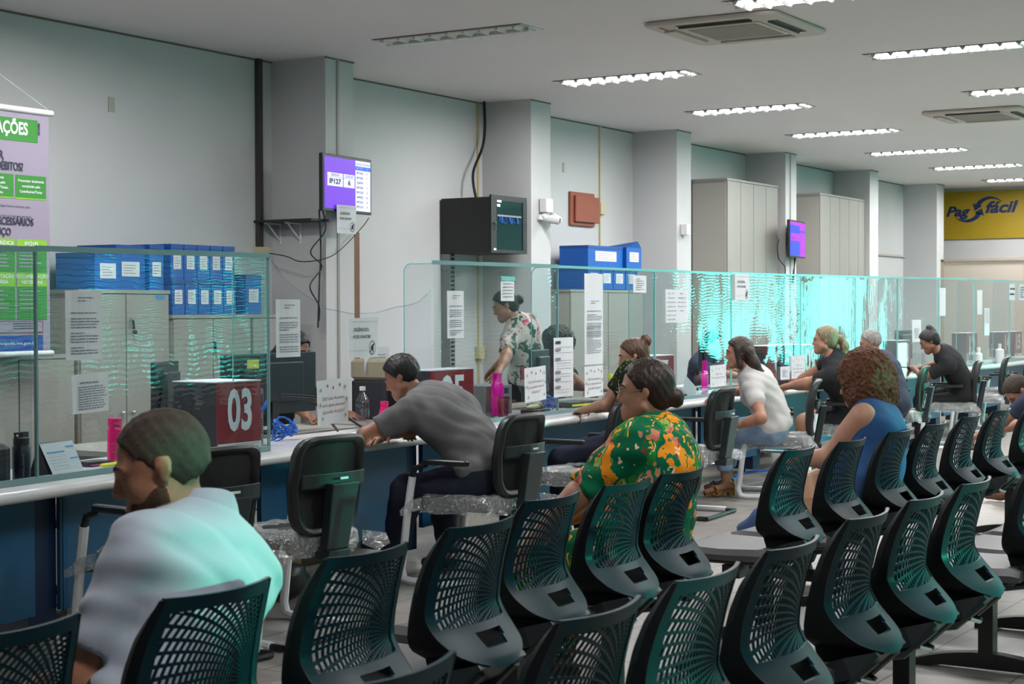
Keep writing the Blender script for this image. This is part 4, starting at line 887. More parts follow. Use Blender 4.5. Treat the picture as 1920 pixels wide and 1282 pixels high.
bottle(8.04, 6.0, [(.042, 0), (.045, .01), (.045, .12), (.040, .135), (.045, .15), (.044, .175), (.016, .225), (.015, .24)], 'clear_plastic', 'clear water bottle with white cap left of the pink bottle', [(.018, .238), (.018, .262), (.001, .263)])
bottle(8.07, 5.86, [(.036, 0), (.040, .01), (.040, .08), (.034, .10), (.024, .14), (.023, .15)], 'pink', 'pink bottle beside the elbow of the man in grey', [(.024, .15), (.025, .152), (.025, .175), (.001, .176)], 'pink')
bottle(5.74, 5.75, [(.036, 0), (.038, .01), (.036, .15), (.030, .17)], 'pink', 'dark pink flask behind the head of the man in the polo shirt', [(.032, .17), (.034, .18), (.034, .21), (.001, .212)], 'pink')
bottle(9.60, 6.02, [(.040, 0), (.045, .01), (.045, .20), (.030, .235), (.03, .25)], 'magenta', 'tall magenta bottle beside the grey computer case', [(.03, .25), (.031, .252), (.031, .29), (.001, .292)], 'magenta')
t = empty('plastic_cup', (9.42, 5.86, .762), 0, 'translucent pink cup in front of the magenta bottle', 'cup'); MB().lathe([(.032, 0), (.043, .14), (.041, .14), (.031, .004)], (0, 0, 0), 'pink_plastic').build('cup_body', t, smooth=True)
bottle(14.50, 5.95, [(.055, 0), (.058, .01), (.058, .22), (.035, .25)], 'navy_bottle', 'dark grey bottle in front of box 08', [(.036, .25), (.038, .252), (.038, .31), (.001, .312)], 'navy_bottle')
bottle(14.2, 6.0, [(.042, 0), (.045, .01), (.045, .17), (.016, .225), (.015, .24)], 'clear_plastic', 'clear water bottle left of the dark grey bottle', [(.018, .238), (.018, .262), (.001, .263)])
bottle(22.0, 5.98, [(.055, 0), (.058, .01), (.058, .18), (.02, .20), (.02, .23)], 'white', 'white pump bottle on the counter right of the young man', [(.022, .23), (.022, .26), (.001, .262)])
bottle(20.95, 5.96, [(.045, 0), (.048, .01), (.048, .15), (.02, .17), (.02, .2)], 'white', 'second white pump bottle close to box 12', [(.022, .2), (.022, .23), (.001, .232)])
b = bottle(10.98, 5.86, [(.04, 0), (.045, .01), (.045, .11), (.018, .16), (.018, .18)], 'white', 'white spray bottle with yellow trigger behind the camouflage blouse', [(.02, .18), (.02, .2), (.02, .21)], 'yellow_hi')
MB().box(-.07, .02, -.012, .012, .21, .24, 'yellow_hi').box(-.05, -.035, -.008, .008, .17, .21, 'yellow_hi').build('trigger', b)
bottle(13.0, 6.05, [(.03, 0), (.03, .18), (.02, .2)], 'magenta', 'magenta bottle top behind the greeting sheet', [(.02, .2), (.022, .28), (.001, .281)], 'magenta')
# desk calendar
t = empty('desk_calendar', (5.13, 5.50, .762), R(8), 'white and blue spiral desk calendar beside the first divider', 'calendar')
MB().add([(-.11, -.06, 0), (.11, -.06, 0), (.11, .0, .145), (-.11, .0, .145), (-.11, .06, 0), (.11, .06, 0)], [(0, 1, 2, 3), (3, 2, 5, 4)], 'navy_bottle').build('base_card', t)
p = MB().add([(-.11, -.075, .018), (.10, -.075, .018), (.11, -.003, .148), (-.11, -.003, .148)], [(0, 1, 2, 3)], 'paper')
def cq(u0, u1, v0, v1, m):
    f = lambda u, v: (-.11+.22*u, -.0765+.072*v, .018+.13*v+.0006); p.add([f(u0, v0), f(u1, v0), f(u1, v1), f(u0, v1)], [(0, 1, 2, 3)], m)
cq(.08, .62, .66, .70, 'cal_blue'); cq(.70, .95, .80, .84, 'cal_blue'); cq(.70, .95, .42, .46, 'cal_blue')
for i in range(5):
    for j in range(7): cq(.1+.075*j, .13+.075*j, .52-.1*i, .54-.1*i, 'grey_ink')
p.build('month_sheet', t)
s = MB()
for i in range(20): s.tube([(-.10+.0105*i, -.005, .146), (-.10+.0105*i, 0, .152), (-.10+.0105*i, .005, .146)], .0012, 'chrome', 5)
s.build('wire_spiral', t)
tag(MB().rbox(5.50, 5.66, 5.66, 5.76, .762, .772, .01, 'purple_case').build('phone_case'), 'purple phone case lying right of the calendar', 'phone case')
tag(MB().rbox(5.49, 5.65, 5.67, 5.77, .773, .783, .01, 'black_gloss').build('mobile_phone'), 'black mobile phone on the purple case', 'phone')
tag(MB().tube([(5.50, 5.60, .772), (5.72, 5.62, .772)], [.008, .010], 'yellow_hi', 10).build('highlighter', smooth=True), 'yellow highlighter pen on the counter by the purple case', 'pen')
tag(MB().ball((5.72, 5.55, .775), (.05, .03, .022), 'black_plastic').build('computer_mouse', smooth=True), 'black mouse near the highlighter', 'mouse')
tag(MB().rbox(4.62, 4.80, 5.38, 5.56, .762, .93, .05, 'navy_bottle').build('desk_phone'), 'dark rounded object at the left edge beside the black flask', 'object')
tag(MB().box(4.86, 4.98, 5.62, 5.66, .762, .86, 'cal_blue').build('sticky_pad'), 'teal blue card behind the black flask', 'card')
tag(MB().box(4.90, 4.99, 5.70, 5.72, .80, .91, 'note_yellow').build('sticky_pad'), 'pale yellow card behind the black flask', 'card')
t = empty('keyboard', (9.12, 5.92, .762), R(6), 'dark keyboard propped beside the translucent pink cup', 'keyboard')
MB().box(-.2, .2, -.07, .07, .004, .022, 'pc_dark').build('keyboard_case', t)
k = MB()
for i in range(14):
    for j in range(5): k.box(-.19+.027*i, -.167+.027*i, -.06+.025*j, -.04+.025*j, .022, .027, 'black_plastic')
k.build('key_block', t)
tag(MB().rbox(9.70, 9.95, 5.80, 5.90, .762, .80, .01, 'black_plastic').build('pen_tray'), 'black tray behind the third counter chair', 'tray')
tag(MB().ball((9.80, 5.85, .815), (.09, .03, .02), 'cream_cloth').ball((9.87, 5.85, .82), (.03, .03, .025), 'cream_cloth').build('cloth'), 'crumpled cream cloth on the black tray', 'cloth')
tag(MB().box(7.75, 8.05, 5.68, 5.90, .762, .768, 'paper', Matrix.Rotation(R(12), 3, 'Z')).build('paper_sheet'), 'loose papers on the counter beside the elbow of the man in grey', 'paper')
tag(MB().rbox(7.86, 8.02, 5.60, 5.67, .7685, .785, .01, 'maroon').build('mobile_phone'), 'dark red phone lying on the loose papers', 'phone')
tag(MB().rbox(7.70, 7.82, 5.56, 5.62, .7685, .776, .006, 'black_gloss').build('mobile_phone'), 'small black phone beside the dark red phone', 'phone')
t = empty('document_pouch', (12.35, 5.95, .762), R(5), 'white and red printed pouch below the glare', 'pouch')
MB().rbox(-.16, .16, -.04, .04, 0, .10, .03, 'white').build('pouch_body', t); MB().box(-.16, .16, -.042, -.04, .0, .03, 'maroon').box(.13, .16, -.043, .04, .03, .101, 'maroon').build('pouch_trim', t)
tag(MB().box(12.15, 12.38, 5.84, 5.845, .775, .90, 'paper', Matrix.Rotation(R(28), 3, 'Y')).build('leaning_note'), 'slanted white note leaning on the red and white pouch', 'note')
tag(MB().box(10.6, 11.0, 6.0, 6.2, .762, .80, 'pc_dark').box(10.6, 11.0, 5.995, 6.0, .772, .786, 'yellow_hi').build('file_stack'), 'stack of files with a yellow edge beneath the papers', 'files')
for i, (x, y_, lab) in enumerate(((7.18, 5.92, 'tangle of blue network cable by the upright computer case'), (10.15, 5.95, 'tangle of blue network cable under the tall form'))):
    w = MB(); r_ = random.Random(i+5)
    for k in range(5):
        pts = []; ph = r_.random()*6
        for j in range(16): a = j/15*PI*2.4+ph; pts.append((x+.10*math.cos(a)*(1-.03*j)+.01*k, y_+.05*math.sin(a)*.8, .80+.04*math.sin(a*1.3+k)+.012*k))
        w.tube(pts, .005, 'blue_cable', 6)
    tag(w.build('cable_tangle', smooth=True), lab, 'cable')
cable('white and black adapter lead arching behind the greeting sheet', [(7.10, 5.86, 1.02), (7.40, 5.80, .98), (7.50, 5.82, .85), (7.60, 5.85, .79)], .008)
cable('black lead running from the wide monitor down to the counter', [(7.60, 6.05, .95), (7.75, 5.95, .88), (7.88, 5.9, .80), (7.92, 5.88, .775)], .009)
tag(MB().tube([(6.86, 5.82, .93), (6.90, 5.82, .95), (6.94, 5.82, .99)], .012, 'blue_cable', 6).build('cable_clip'), 'blue clip on the upright computer case', 'clip')
tag(MB().ball((8.9, 7.1, 1.0), (.02, .02, .02), 'dark').build('spare'), 'x', 'x') if 0 else None
# under the counter: boxes, bags, floor tape
t = empty('cardboard_box', (7.75, 6.08, 0), R(4), 'cardboard box under the counter behind the feet of the man in grey', 'box')
MB().box(-.22, .26, 0, .3, 0, .26, 'cardboard').build('carton', t)
g = MB(); put_text(g, 'elitte', -.05, .12, .05, 'dark', bold=.04, y=-.002, shear=.2, w=.2); g.build('lettering', t); MB().rbox(.10, .17, -.004, 0, .17, .20, .01, 'dark').build('hand_hole', t)
tag(MB().box(8.30, 8.66, 5.42, 5.62, 0, .33, 'cabinet_side').build('carton'), 'pale box under the counter behind the third counter chair', 'box')
tag(MB().box(6.95, 7.15, 5.98, 6.15, 0, .22, 'dark').build('waste_bin'), 'small dark bin under the counter by the second counter chair', 'bin')
for i, (a, b, lab) in enumerate((((11.55, 5.60), (13.6, 5.66), 'pale tape line on the floor in front of the counter, by the leopard sandals'), ((13.8, 5.50), (16.0, 5.62), 'pale tape line on the floor farther along the counter'))):
    tag(MB().add([(a[0], a[1]-.02, .001), (b[0], b[1]-.02, .001), (b[0], b[1]+.02, .001), (a[0], a[1]+.02, .001)], [(0, 1, 2, 3)], 'tape').build('floor_tape'), lab, 'tape')
cable('blue cable lying on the floor under the counter', [(12.9, 5.95, .01), (13.3, 5.9, .01), (13.7, 6.05, .01), (14.2, 5.95, .01)], .01, 'blue_cable')
# clerk swivel chair base with castors under the counter at the far left
t = empty('swivel_chair', (5.78, 6.25, 0), R(20), 'clerk swivel chair whose castor shows below the blue panel at left', 'chair')
for k in range(5):
    a = 2*PI*k/5; c, s_ = math.cos(a), math.sin(a); l = MB().tube([(0, 0, .10), (.30*c, .30*s_, .07)], [.025, .016], 'black_plastic').build('base_arm', t)
    MB().tube([(.30*c, .30*s_-.025, .034), (.30*c, .30*s_+.025, .034)], .034, 'black_plastic', 14).tube([(.30*c, .30*s_, .034), (.30*c, .30*s_, .075)], .012, 'black_plastic').build('castor', l)
MB().tube([(0, 0, .09), (0, 0, .44)], .025, 'steel_black').build('gas_column', t); MB().rbox(-.24, .24, -.24, .24, .44, .50, .08, 'fabric_black').build('seat', t); MB().rbox(-.22, .22, .22, .27, .56, .64, .02, 'fabric_black').build('backrest', t)

# ================================================================== WAITING BENCHES
def smooth_curve(zs, vs, rad=.022):
    zz = np.linspace(zs[0], zs[-1], 200); vv = np.interp(zz, zs, vs); kn = int(rad/(zz[1]-zz[0])); pad = np.concatenate([2*vv[0]-vv[kn:0:-1], vv, 2*vv[-1]-vv[-2:-kn-2:-1]])
    ker = np.hanning(2*kn+1); ker /= ker.sum(); sm = np.convolve(pad, ker, 'valid'); return lambda z: float(np.interp(z, zz, sm))
hw = smooth_curve([.50, .515, .54, .58, .64, .72, .80, .885], [.06, .115, .165, .186, .192, .190, .182, .166], .018)
yc = smooth_curve([.505, .53, .56, .60, .64, .70, .78, .885], [-.108, -.090, -.060, -.022, .0, -.006, -.024, -.058], .03)
def sy(x, z): return yc(z)+.040*(x/.19)**2
def thick(mb, t):
    """give an open sheet its thickness t along +Y"""
    n = len(mb.v); f0 = list(mb.f); m0 = list(mb.m); cnt = {}
    for f in f0:
        for i in range(len(f)):
            e = (f[i], f[(i+1) % len(f)]); k = (min(e), max(e)); cnt.setdefault(k, []).append(e)
    mb.v += [(x, y+t, z) for x, y, z in mb.v]; mb.f += [tuple(i+n for i in f[::-1]) for f in f0]; mb.m += m0
    for k, e in cnt.items():
        if len(e) == 1: a, b = e[0]; mb.f.append((b, a, a+n, b+n)); mb.m.append(m0[0])
    return mb
def shell_mesh():
    w = MB(); nx, nz = 28, 38; zs = [.505+(.885-.505)*k/nz for k in range(nz+1)]; vs = []
    for z in zs:
        for i in range(nx+1):
            s_ = -1+2*i/nx; x = s_*hw(z); vs.append((x, sy(x, z), z+(.004*s_*s_ if z > .87 else 0)+.012*(1-s_*s_)*(-1 if z < .515 else 0)))
    fs = []
    for k in range(nz):
        for i in range(nx):
            x = (-1+2*(i+.5)/nx)*hw(zs[k]); z = (zs[k]+zs[k+1])/2; wd = hw(z)
            lat = .600 < z < .855 and abs(x) < wd-.026
            hole = .548 < z < .585 and abs(x-.01) < .060+(z-.566)*.5
            if not lat and not hole: a = k*(nx+1)+i; fs.append((a, a+1, a+nx+2, a+nx+1))
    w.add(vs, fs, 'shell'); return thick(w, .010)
def lattice_mesh():
    w = MB(); vs = []; fs = []
    r_ = .035; rs = [r_]
    while r_ < .46: r_ += .0075+r_*.030; rs.append(r_)
    nt = 31
    def P(ri, th):
        a = th+.95*ri; x = .185+ri*math.cos(a); z = .640+ri*math.sin(a); return x, z
    inside = lambda x, z: .596 < z < .860 and abs(x) < hw(z)-.020
    for i in range(len(rs)-1):
        for j in range(nt):
            t0, t1 = R(62+150*j/nt), R(62+150*(j+1)/nt); r0, r1 = rs[i], rs[i+1]
            c = P((r0+r1)/2, (t0+t1)/2)
            if not inside(*c): continue
            q = [P(r0, t0), P(r1, t0), P(r1, t1), P(r0, t1)]
            ft, fr = .15, .14
            ta, tb = t0+(t1-t0)*ft, t1-(t1-t0)*ft; ra, rb = r0+(r1-r0)*fr, r1-(r1-r0)*fr
            g = [P(ra, ta), P(rb, ta), P(rb, tb), P(ra, tb)]
            o = len(vs); vs += [(x, sy(x, z)+.003, z) for x, z in q+g]
            fs += [(o+a, o+(a+1) % 4, o+4+(a+1) % 4, o+4+a) for a in range(4)]
    # fine band closing the corner round the focus
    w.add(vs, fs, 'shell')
    # weld
    key = {}; mp = []; nv = []
    for v in w.v:
        k = (round(v[0], 5), round(v[2], 5))
        if k not in key: key[k] = len(nv); nv.append(v)
        mp.append(key[k])
    w.v = nv; w.f = [tuple(mp[i] for i in f) for f in w.f]
    return thick(w, .005)
def wing_mesh(s):
    """side plate between the rear shell and the inner shell"""
    w = MB(); z_ = [.43, .46, .50, .56, .62, .68, .74, .80, .85, .885]; f_ = smooth_curve(z_, [.06, .055, .070, .072, .062, .050, .035, .012, -.020, -.050], .02)
    zs = [.885-(.885-.43)*k/30 for k in range(31)]; inner = [f_(z) for z in zs]
    vs = []
    for z, yi in zip(zs, inner):
        zz = max(z, .51); x = s*(hw(zz)+.004); yo = sy(hw(zz), zz)
        if z < .51: yo = sy(hw(.51), .51)+(.51-z)*1.2
        for yy, dx in ((yo, 0), ((yo+yi)/2+.02, .006), (yi+.035, -.004)): vs.append((x+s*dx, yy, z))
        for yy, dx in ((yi+.035, -.016), ((yo+yi)/2+.02, -.006), (yo, -.010)): vs.append((x+s*dx, yy, z))
    w.loft([vs[i*6:(i+1)*6] for i in range(len(zs))], 'wing_black'); return w

def make_unit(t):
    """one seat with its perforated back, local origin under the back at floor level"""
    st = MB(); rings = []
    for y, zt, k in ((.03, .455, .20), (.06, .470, .215), (.25, .462, .228), (.44, .466, .222), (.49, .452, .21), (.505, .43, .195)):
        rings.append([(-k, y, .415), (-k-.006, y, (zt+.415)/2), (-k+.012, y, zt), (-k*.5, y, zt-.004), (k*.5, y, zt-.004), (k-.012, y, zt), (k+.006, y, (zt+.415)/2), (k, y, .415)])
    st.loft(rings, 'vinyl'); seat = st.build('seat', t, smooth=True)
    MB().rbox(-.19, .19, .06, .47, .395, .416, .04, 'black_plastic').build('seat_pan', seat)
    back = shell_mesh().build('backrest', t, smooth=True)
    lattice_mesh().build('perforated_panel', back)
    for s in (-1, 1): wing_mesh(s).build('side_plate', back, smooth=True)
    u = MB(); u.loft([[(-.12, -.095, .50), (.12, -.095, .50), (.13, -.02, .43), (.12, .12, .385), (-.12, .12, .385), (-.13, -.02, .43)],
                      [(-.12, -.085, .512), (.12, -.085, .512), (.15, .0, .49), (.14, .14, .43), (-.14, .14, .43), (-.15, .0, .49)]], 'yoke'); u.build('lower_housing', back)
    for s in (-1, 1): MB().tube([(s*.09, -.075, .485), (s*.10, .02, .40), (s*.10, .16, .372)], [.017, .020, .018], 'yoke', 8).build('support_arm', back, smooth=True)
    MB().tube([(-.10, -.03, .425), (-.03, -.045, .405), (.04, -.03, .40), (.09, .02, .40)], .008, 'chrome', 6).build('lever_rod', back)
    return seat, back
def bench(units, label, legs, group='black beam benches with perforated backs'):
    """units: list of (x, y) of the back's top-right corner line"""
    x0 = units[0][0]; y0 = sum(u[1] for u in units)/len(units)
    t = empty('waiting_bench', (x0, y0, 0), 0, label, 'bench', group)
    for i, (x, y) in enumerate(units):
        if not PROTO: PROTO.extend(make_unit(t)); s, b = PROTO
        else: s, b = copy_tree(PROTO[0], t), copy_tree(PROTO[1], t)
        for o in (s, b): o.location = (x-x0, y-y0, 0)
    xa, xb = units[0][0]-x0-.18, units[-1][0]-x0+.18
    MB().box(xa, xb, .20, .28, .335, .39, 'steel_black').build('beam', t)
    for lx in legs:
        l = MB().box(lx-x0-.035, lx-x0+.035, .20, .26, .05, .34, 'steel_black').build('leg', t)
        f = MB(); n = 10
        f.loft([[(lx-x0-.03, .23+.31*(-1+2*k/n), 0.0+ (.012 if 1 < k < n-1 else 0)), (lx-x0+.03, .23+.31*(-1+2*k/n), 0.0+(.012 if 1 < k < n-1 else 0)),
                 (lx-x0+.03, .23+.31*(-1+2*k/n), .022+.055*(1-(-1+2*k/n)**2)), (lx-x0-.03, .23+.31*(-1+2*k/n), .022+.055*(1-(-1+2*k/n)**2))] for k in range(n+1)], 'steel_black')
        f.build('foot', l)
    return t
PROTO = []
o_ = .168
def un(*l): return [(x-o_, y+.058) for x, y in l]
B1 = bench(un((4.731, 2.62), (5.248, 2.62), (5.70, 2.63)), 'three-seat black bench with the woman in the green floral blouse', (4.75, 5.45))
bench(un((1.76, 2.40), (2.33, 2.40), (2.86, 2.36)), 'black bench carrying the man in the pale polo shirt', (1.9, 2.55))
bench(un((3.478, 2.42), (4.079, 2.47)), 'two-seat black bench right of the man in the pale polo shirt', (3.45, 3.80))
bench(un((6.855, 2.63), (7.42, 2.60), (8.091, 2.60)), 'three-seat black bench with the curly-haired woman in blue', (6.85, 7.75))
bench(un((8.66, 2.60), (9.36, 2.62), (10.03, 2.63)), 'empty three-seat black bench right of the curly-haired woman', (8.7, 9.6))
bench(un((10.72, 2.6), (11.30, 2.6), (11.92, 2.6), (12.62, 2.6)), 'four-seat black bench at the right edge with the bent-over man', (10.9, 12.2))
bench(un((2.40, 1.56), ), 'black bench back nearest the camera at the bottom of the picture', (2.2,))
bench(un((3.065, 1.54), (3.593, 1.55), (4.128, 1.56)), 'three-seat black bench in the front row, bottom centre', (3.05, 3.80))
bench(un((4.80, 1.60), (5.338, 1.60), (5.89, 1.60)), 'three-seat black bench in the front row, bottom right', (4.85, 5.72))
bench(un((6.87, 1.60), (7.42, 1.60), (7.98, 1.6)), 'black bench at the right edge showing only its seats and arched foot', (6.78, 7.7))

# ================================================================== COUNTER CHAIRS
def vchair():
    t = empty('visitor_chair', (0, 0, 0))
    # back: rounded plastic frame with rim and recessed panel, yoke and central post; faces +Y
    def bp(x, z, d=0): return (x, -.25-.10*(z-.45)/.5+.035*(x/.22)**2-d+.03*math.sin((z-.5)*5), z)
    w = MB(); n = 24; out = []; inn = []
    for i in range(n):
        a = 2*PI*i/n; c, s_ = math.cos(a), math.sin(a); e = .35
        ux = math.copysign(abs(c)**e, c); uz = math.copysign(abs(s_)**e, s_); out.append((ux, uz))
    zc, hz = .705, .225
    def W_(z): return float(np.interp(z, [.48, .6, .75, .93], [.185, .215, .225, .215]))
    def ring(k, d): return [bp(k*p[0]*W_(zc+p[1]*hz), zc+p[1]*hz*(1-(1-k)*.8), d) for p in out]
    w.loft([ring(.97, -.02), ring(1.0, -.005), ring(1.0, .02), ring(.93, .03), ring(.86, .022), ring(.80, .0)], 'black_plastic', cap=False)
    fr = w.build('back_frame', t, smooth=True)
    f = MB(); f.add([bp(0, zc, -.022)]+ring(.98, -.02), [(0, i+1, (i+1) % n+1) for i in range(n)], 'fabric_black'); f.add([bp(0, zc, .0)]+ring(.82, .0), [(0, (i+1) % n+1, i+1) for i in range(n)], 'fabric_black'); f.build('back_panel', t)
    y = MB()
    y.loft([[bp(x, z, d) for z, d in ((.755, .035), (.765, .05), (.70, .055), (.69, .035))] for x in (-.20, -.15, -.08, 0, .08, .15, .20)], 'yoke')
    y.loft([[(-k, -.31+q, z), (k, -.31+q, z), (k, -.36+q, z), (-k, -.36+q, z)] for z, k, q in ((.72, .085, -.02), (.62, .078, .0), (.50, .072, .02), (.42, .070, .035))], 'yoke')
    y.loft([[(-.07, -.29, .42), (.07, -.29, .42), (.07, -.34, .42), (-.07, -.34, .42)], [(-.07, -.10, .385), (.07, -.10, .385), (.07, -.33, .37), (-.07, -.33, .37)]], 'yoke')
    yk = y.build('back_support', t, smooth=False, bevel=.006)
    MB().box(-.02, .03, -.362, -.358, .735, .745, 'paper').build('label_sticker', yk)
    s = MB(); s.rbox(-.245, .245, -.24, .25, .405, .478, .06, 'seat_cloth', 4); st = s.build('seat', t, smooth=True)
    p = MB(); r_ = random.Random(4); nn = 40; rings = []
    for z, k, fl in ((.390, .258, .022), (.42, .268, .010), (.478, .268, .010), (.494, .245, .006), (.496, .10, .004)):
        rings.append([((k+fl*math.sin(i*2.3+z*40))*math.copysign(abs(math.cos(2*PI*i/nn))**.45, math.cos(2*PI*i/nn)), (k+fl*math.cos(i*3.1+z*50))*math.copysign(abs(math.sin(2*PI*i/nn))**.45, math.sin(2*PI*i/nn)), z+.004*math.sin(i*1.9)) for i in range(nn)])
    p.loft(rings, 'plastic_wrap', cap=False); fl = []
    for cx, cy, a in ((-.25, -.22, 220), (.25, -.24, 320), (-.26, .2, 150)):
        a = R(a); c = [(cx, cy, .475), (cx, cy, .41), (cx+.10*math.cos(a)-.04, cy+.10*math.sin(a), .38), (cx+.13*math.cos(a), cy+.13*math.sin(a), .41), (cx+.09*math.cos(a)+.03, cy+.09*math.sin(a), .455)]
        p.add(c+[((cx+.05*math.cos(a)), cy+.05*math.sin(a), .45)], [(0, 5, 4), (5, 3, 4), (5, 2, 3), (1, 2, 5), (0, 1, 5)], 'plastic_wrap')
    p.build('plastic_cover', st, smooth=True)
    MB().rbox(-.09, .06, -.02, .03, .4895, .4905, .01, 'red_ink').build('red_print', st) if 0 else None
    for s_ in (-1, 1):
        x = s_*.29
        MB().tube([(x, .15, .655), (x, .22, .63), (x, .25, .56), (x, .31, .07), (x, .295, .025), (x, .25, .017), (x, -.27, .017)], .016, 'steel_black', 8).build('side_tube', t, smooth=True)
        MB().tube([(x, .238, .585), (x, .27, .40), (x, .312, .08), (x, .297, .030), (x, .25, .019), (x, .05, .019), (x, -.20, .019)], .0215, 'wrap', 8).build('foam_wrap', t, smooth=True)
        MB().rbox(x-.022, x+.022, -.12, .17, .655, .685, .015, 'black_plastic').build('armrest', t)
        MB().tube([(x, .275, .40), (s_*.2, .20, .405)], .012, 'steel_black').build('seat_rail', t)
    MB().tube([(-.29, -.27, .017), (.29, -.27, .017)], .014, 'steel_black').build('rear_cross_tube', t)
    return t
vc = vchair(); VG = 'visitor chairs with foam-wrapped frames along the counter'
vpos = [(5.20, 4.86, -6, 'black visitor chair half hidden behind the man in the polo shirt'), (5.90, 4.84, -6, 'black visitor chair left of the man in grey, its back seen squarely'), (7.62, 4.90, 0, 'visitor chair the man in grey is sitting on'),
        (9.15, 5.05, 0, 'visitor chair of the woman in the camouflage blouse'), (10.85, 5.20, 4, 'empty visitor chair left of the woman in white'), (12.36, 5.11, 23, 'visitor chair the woman in white is sitting on'),
        (13.85, 5.10, 20, 'visitor chair of the woman in black'), (15.90, 5.35, 12, 'empty visitor chair with teal glare left of the young man'), (17.55, 5.30, 20, 'visitor chair the young man in black is sitting on'),
        (19.4, 5.50, 12, 'empty visitor chair right of the young man'), (20.9, 5.6, 10, 'farthest visitor chair at the right edge')]
for i, (x, y, a, lab) in enumerate(vpos):
    o = vc if i == 0 else copy_tree(vc); o.location = (x, y, 0); o.rotation_euler = (0, 0, R(a)); tag(o, lab, 'chair', VG)

# ================================================================== PEOPLE
def skinmat(name, col, rough=.5):
    m = mat(name, col, rough, bump=.08, bscale=250, var=.06, vscale=25); b = m.node_tree.nodes['Principled BSDF']
    b.inputs['Subsurface Weight'].default_value = .08; b.inputs['Subsurface Radius'].default_value = (.02, .008, .004); b.inputs['Subsurface Scale'].default_value = .5; return name
skinmat('skin_light', (.44, .225, .15)); skinmat('skin_tan', (.31, .138, .08)); skinmat('skin_mid', (.36, .175, .112)); skinmat('skin_brown', (.22, .098, .058)); mat('lips', (.35, .10, .09), .45); mat('eye_white', (.20, .17, .15), .8, spec=.05); mat('eye_dark', (.02, .012, .01), .5, spec=.2)
def hairmat(name, col, r=.45): return mat(name, col, r, bump=.7, bscale=90, var=.4, vscale=45, aniso=(1, 1, .2), spec=.4)
hairmat('hair_black', (.010, .009, .010)); hairmat('hair_dark', (.028, .015, .010)); hairmat('hair_brown', (.075, .035, .018)); mat('hair_short_brown', (.040, .025, .017), .8, bump=.35, bscale=350, var=.25, vscale=90); hairmat('hair_grey', (.22, .21, .20), .6); hairmat('hair_fair', (.18, .14, .085)); mat('hair_curl', (.105, .036, .014), .8, bump=1, bscale=75, var=.55, vscale=55); mat('beard', (.055, .025, .015), .9, bump=.4, bscale=200)
mat('polo_cloth', (.36, .40, .48), .85, bump=.12, bscale=420, var=.04, vscale=4, sheen=.2); mat('grey_cloth', (.135, .130, .135), .9, bump=.2, bscale=260, var=.08, vscale=6); mat('black_cloth', (.008, .008, .010), .9, bump=.2, bscale=150); mat('white_cloth', (.52, .50, .49), .8, bump=.15, bscale=60, var=.03)
mat('blue_cloth', (.004, .055, .18), .75, bump=.15, bscale=60, var=.1, vscale=5); mat('jeans_dark', (.008, .012, .030), .85, bump=.2, bscale=300); mat('jeans_light', (.20, .29, .42), .85, bump=.2, bscale=300, var=.25, vscale=7); mat('jeans_blue', (.03, .07, .17), .85, bump=.2, bscale=300, var=.2, vscale=8)
mat('leopard', (.30, .13, .03), .6); mat('shoe_black', (.01, .01, .01), .5); mat('shoe_brown', (.12, .05, .02), .5); mat('bag_tan', (.50, .28, .17), .6); mat('bag_check', (.10, .03, .02), .5, var=.6, vscale=60); mat('gold', (.6, .5, .3), .25, metal=1); mat('navy_shirt', (.02, .03, .06), .8)
pattern_mat('print_tropical', (.0, .13, .055), [((.02, .22, .03), .8, .34, 2.2), ((.30, .45, .12), 1.0, .20, 2.8), ((.62, .20, .13), .9, .30, 1.6), ((.85, .28, .015), .75, .34, 2.6), ((.95, .62, .45), 1.15, .17, 2.6), ((.90, .42, .02), 1.3, .20, 3.0), ((.28, .02, .02), 1.6, .16, 2.0), ((.80, .75, .70), 1.8, .10, 3.0)], scale=11)
pattern_mat('print_camo', (.012, .015, .010), [((.10, .11, .03), 1, .30, 1.5), ((.03, .05, .02), 1.4, .30, 1), ((.28, .30, .12), 2.2, .20, 2)], scale=12)
pattern_mat('print_floral', (.55, .50, .46), [((.04, .09, .07), .8, .42, 1.4), ((.60, .05, .12), .9, .30, 1.5), ((.45, .42, .38), 1.6, .22, 1), ((.75, .10, .22), 1.3, .20, 2), ((.02, .05, .05), 1.8, .20, 2.2)], scale=13)
MATS['leopard'] = MATS['leopard']; pattern_mat('leopard_print', (.32, .15, .04), [((.02, .008, .003), 1, .42, 1.3), ((.30, .13, .03), 1, .18, 1.3)], scale=30)

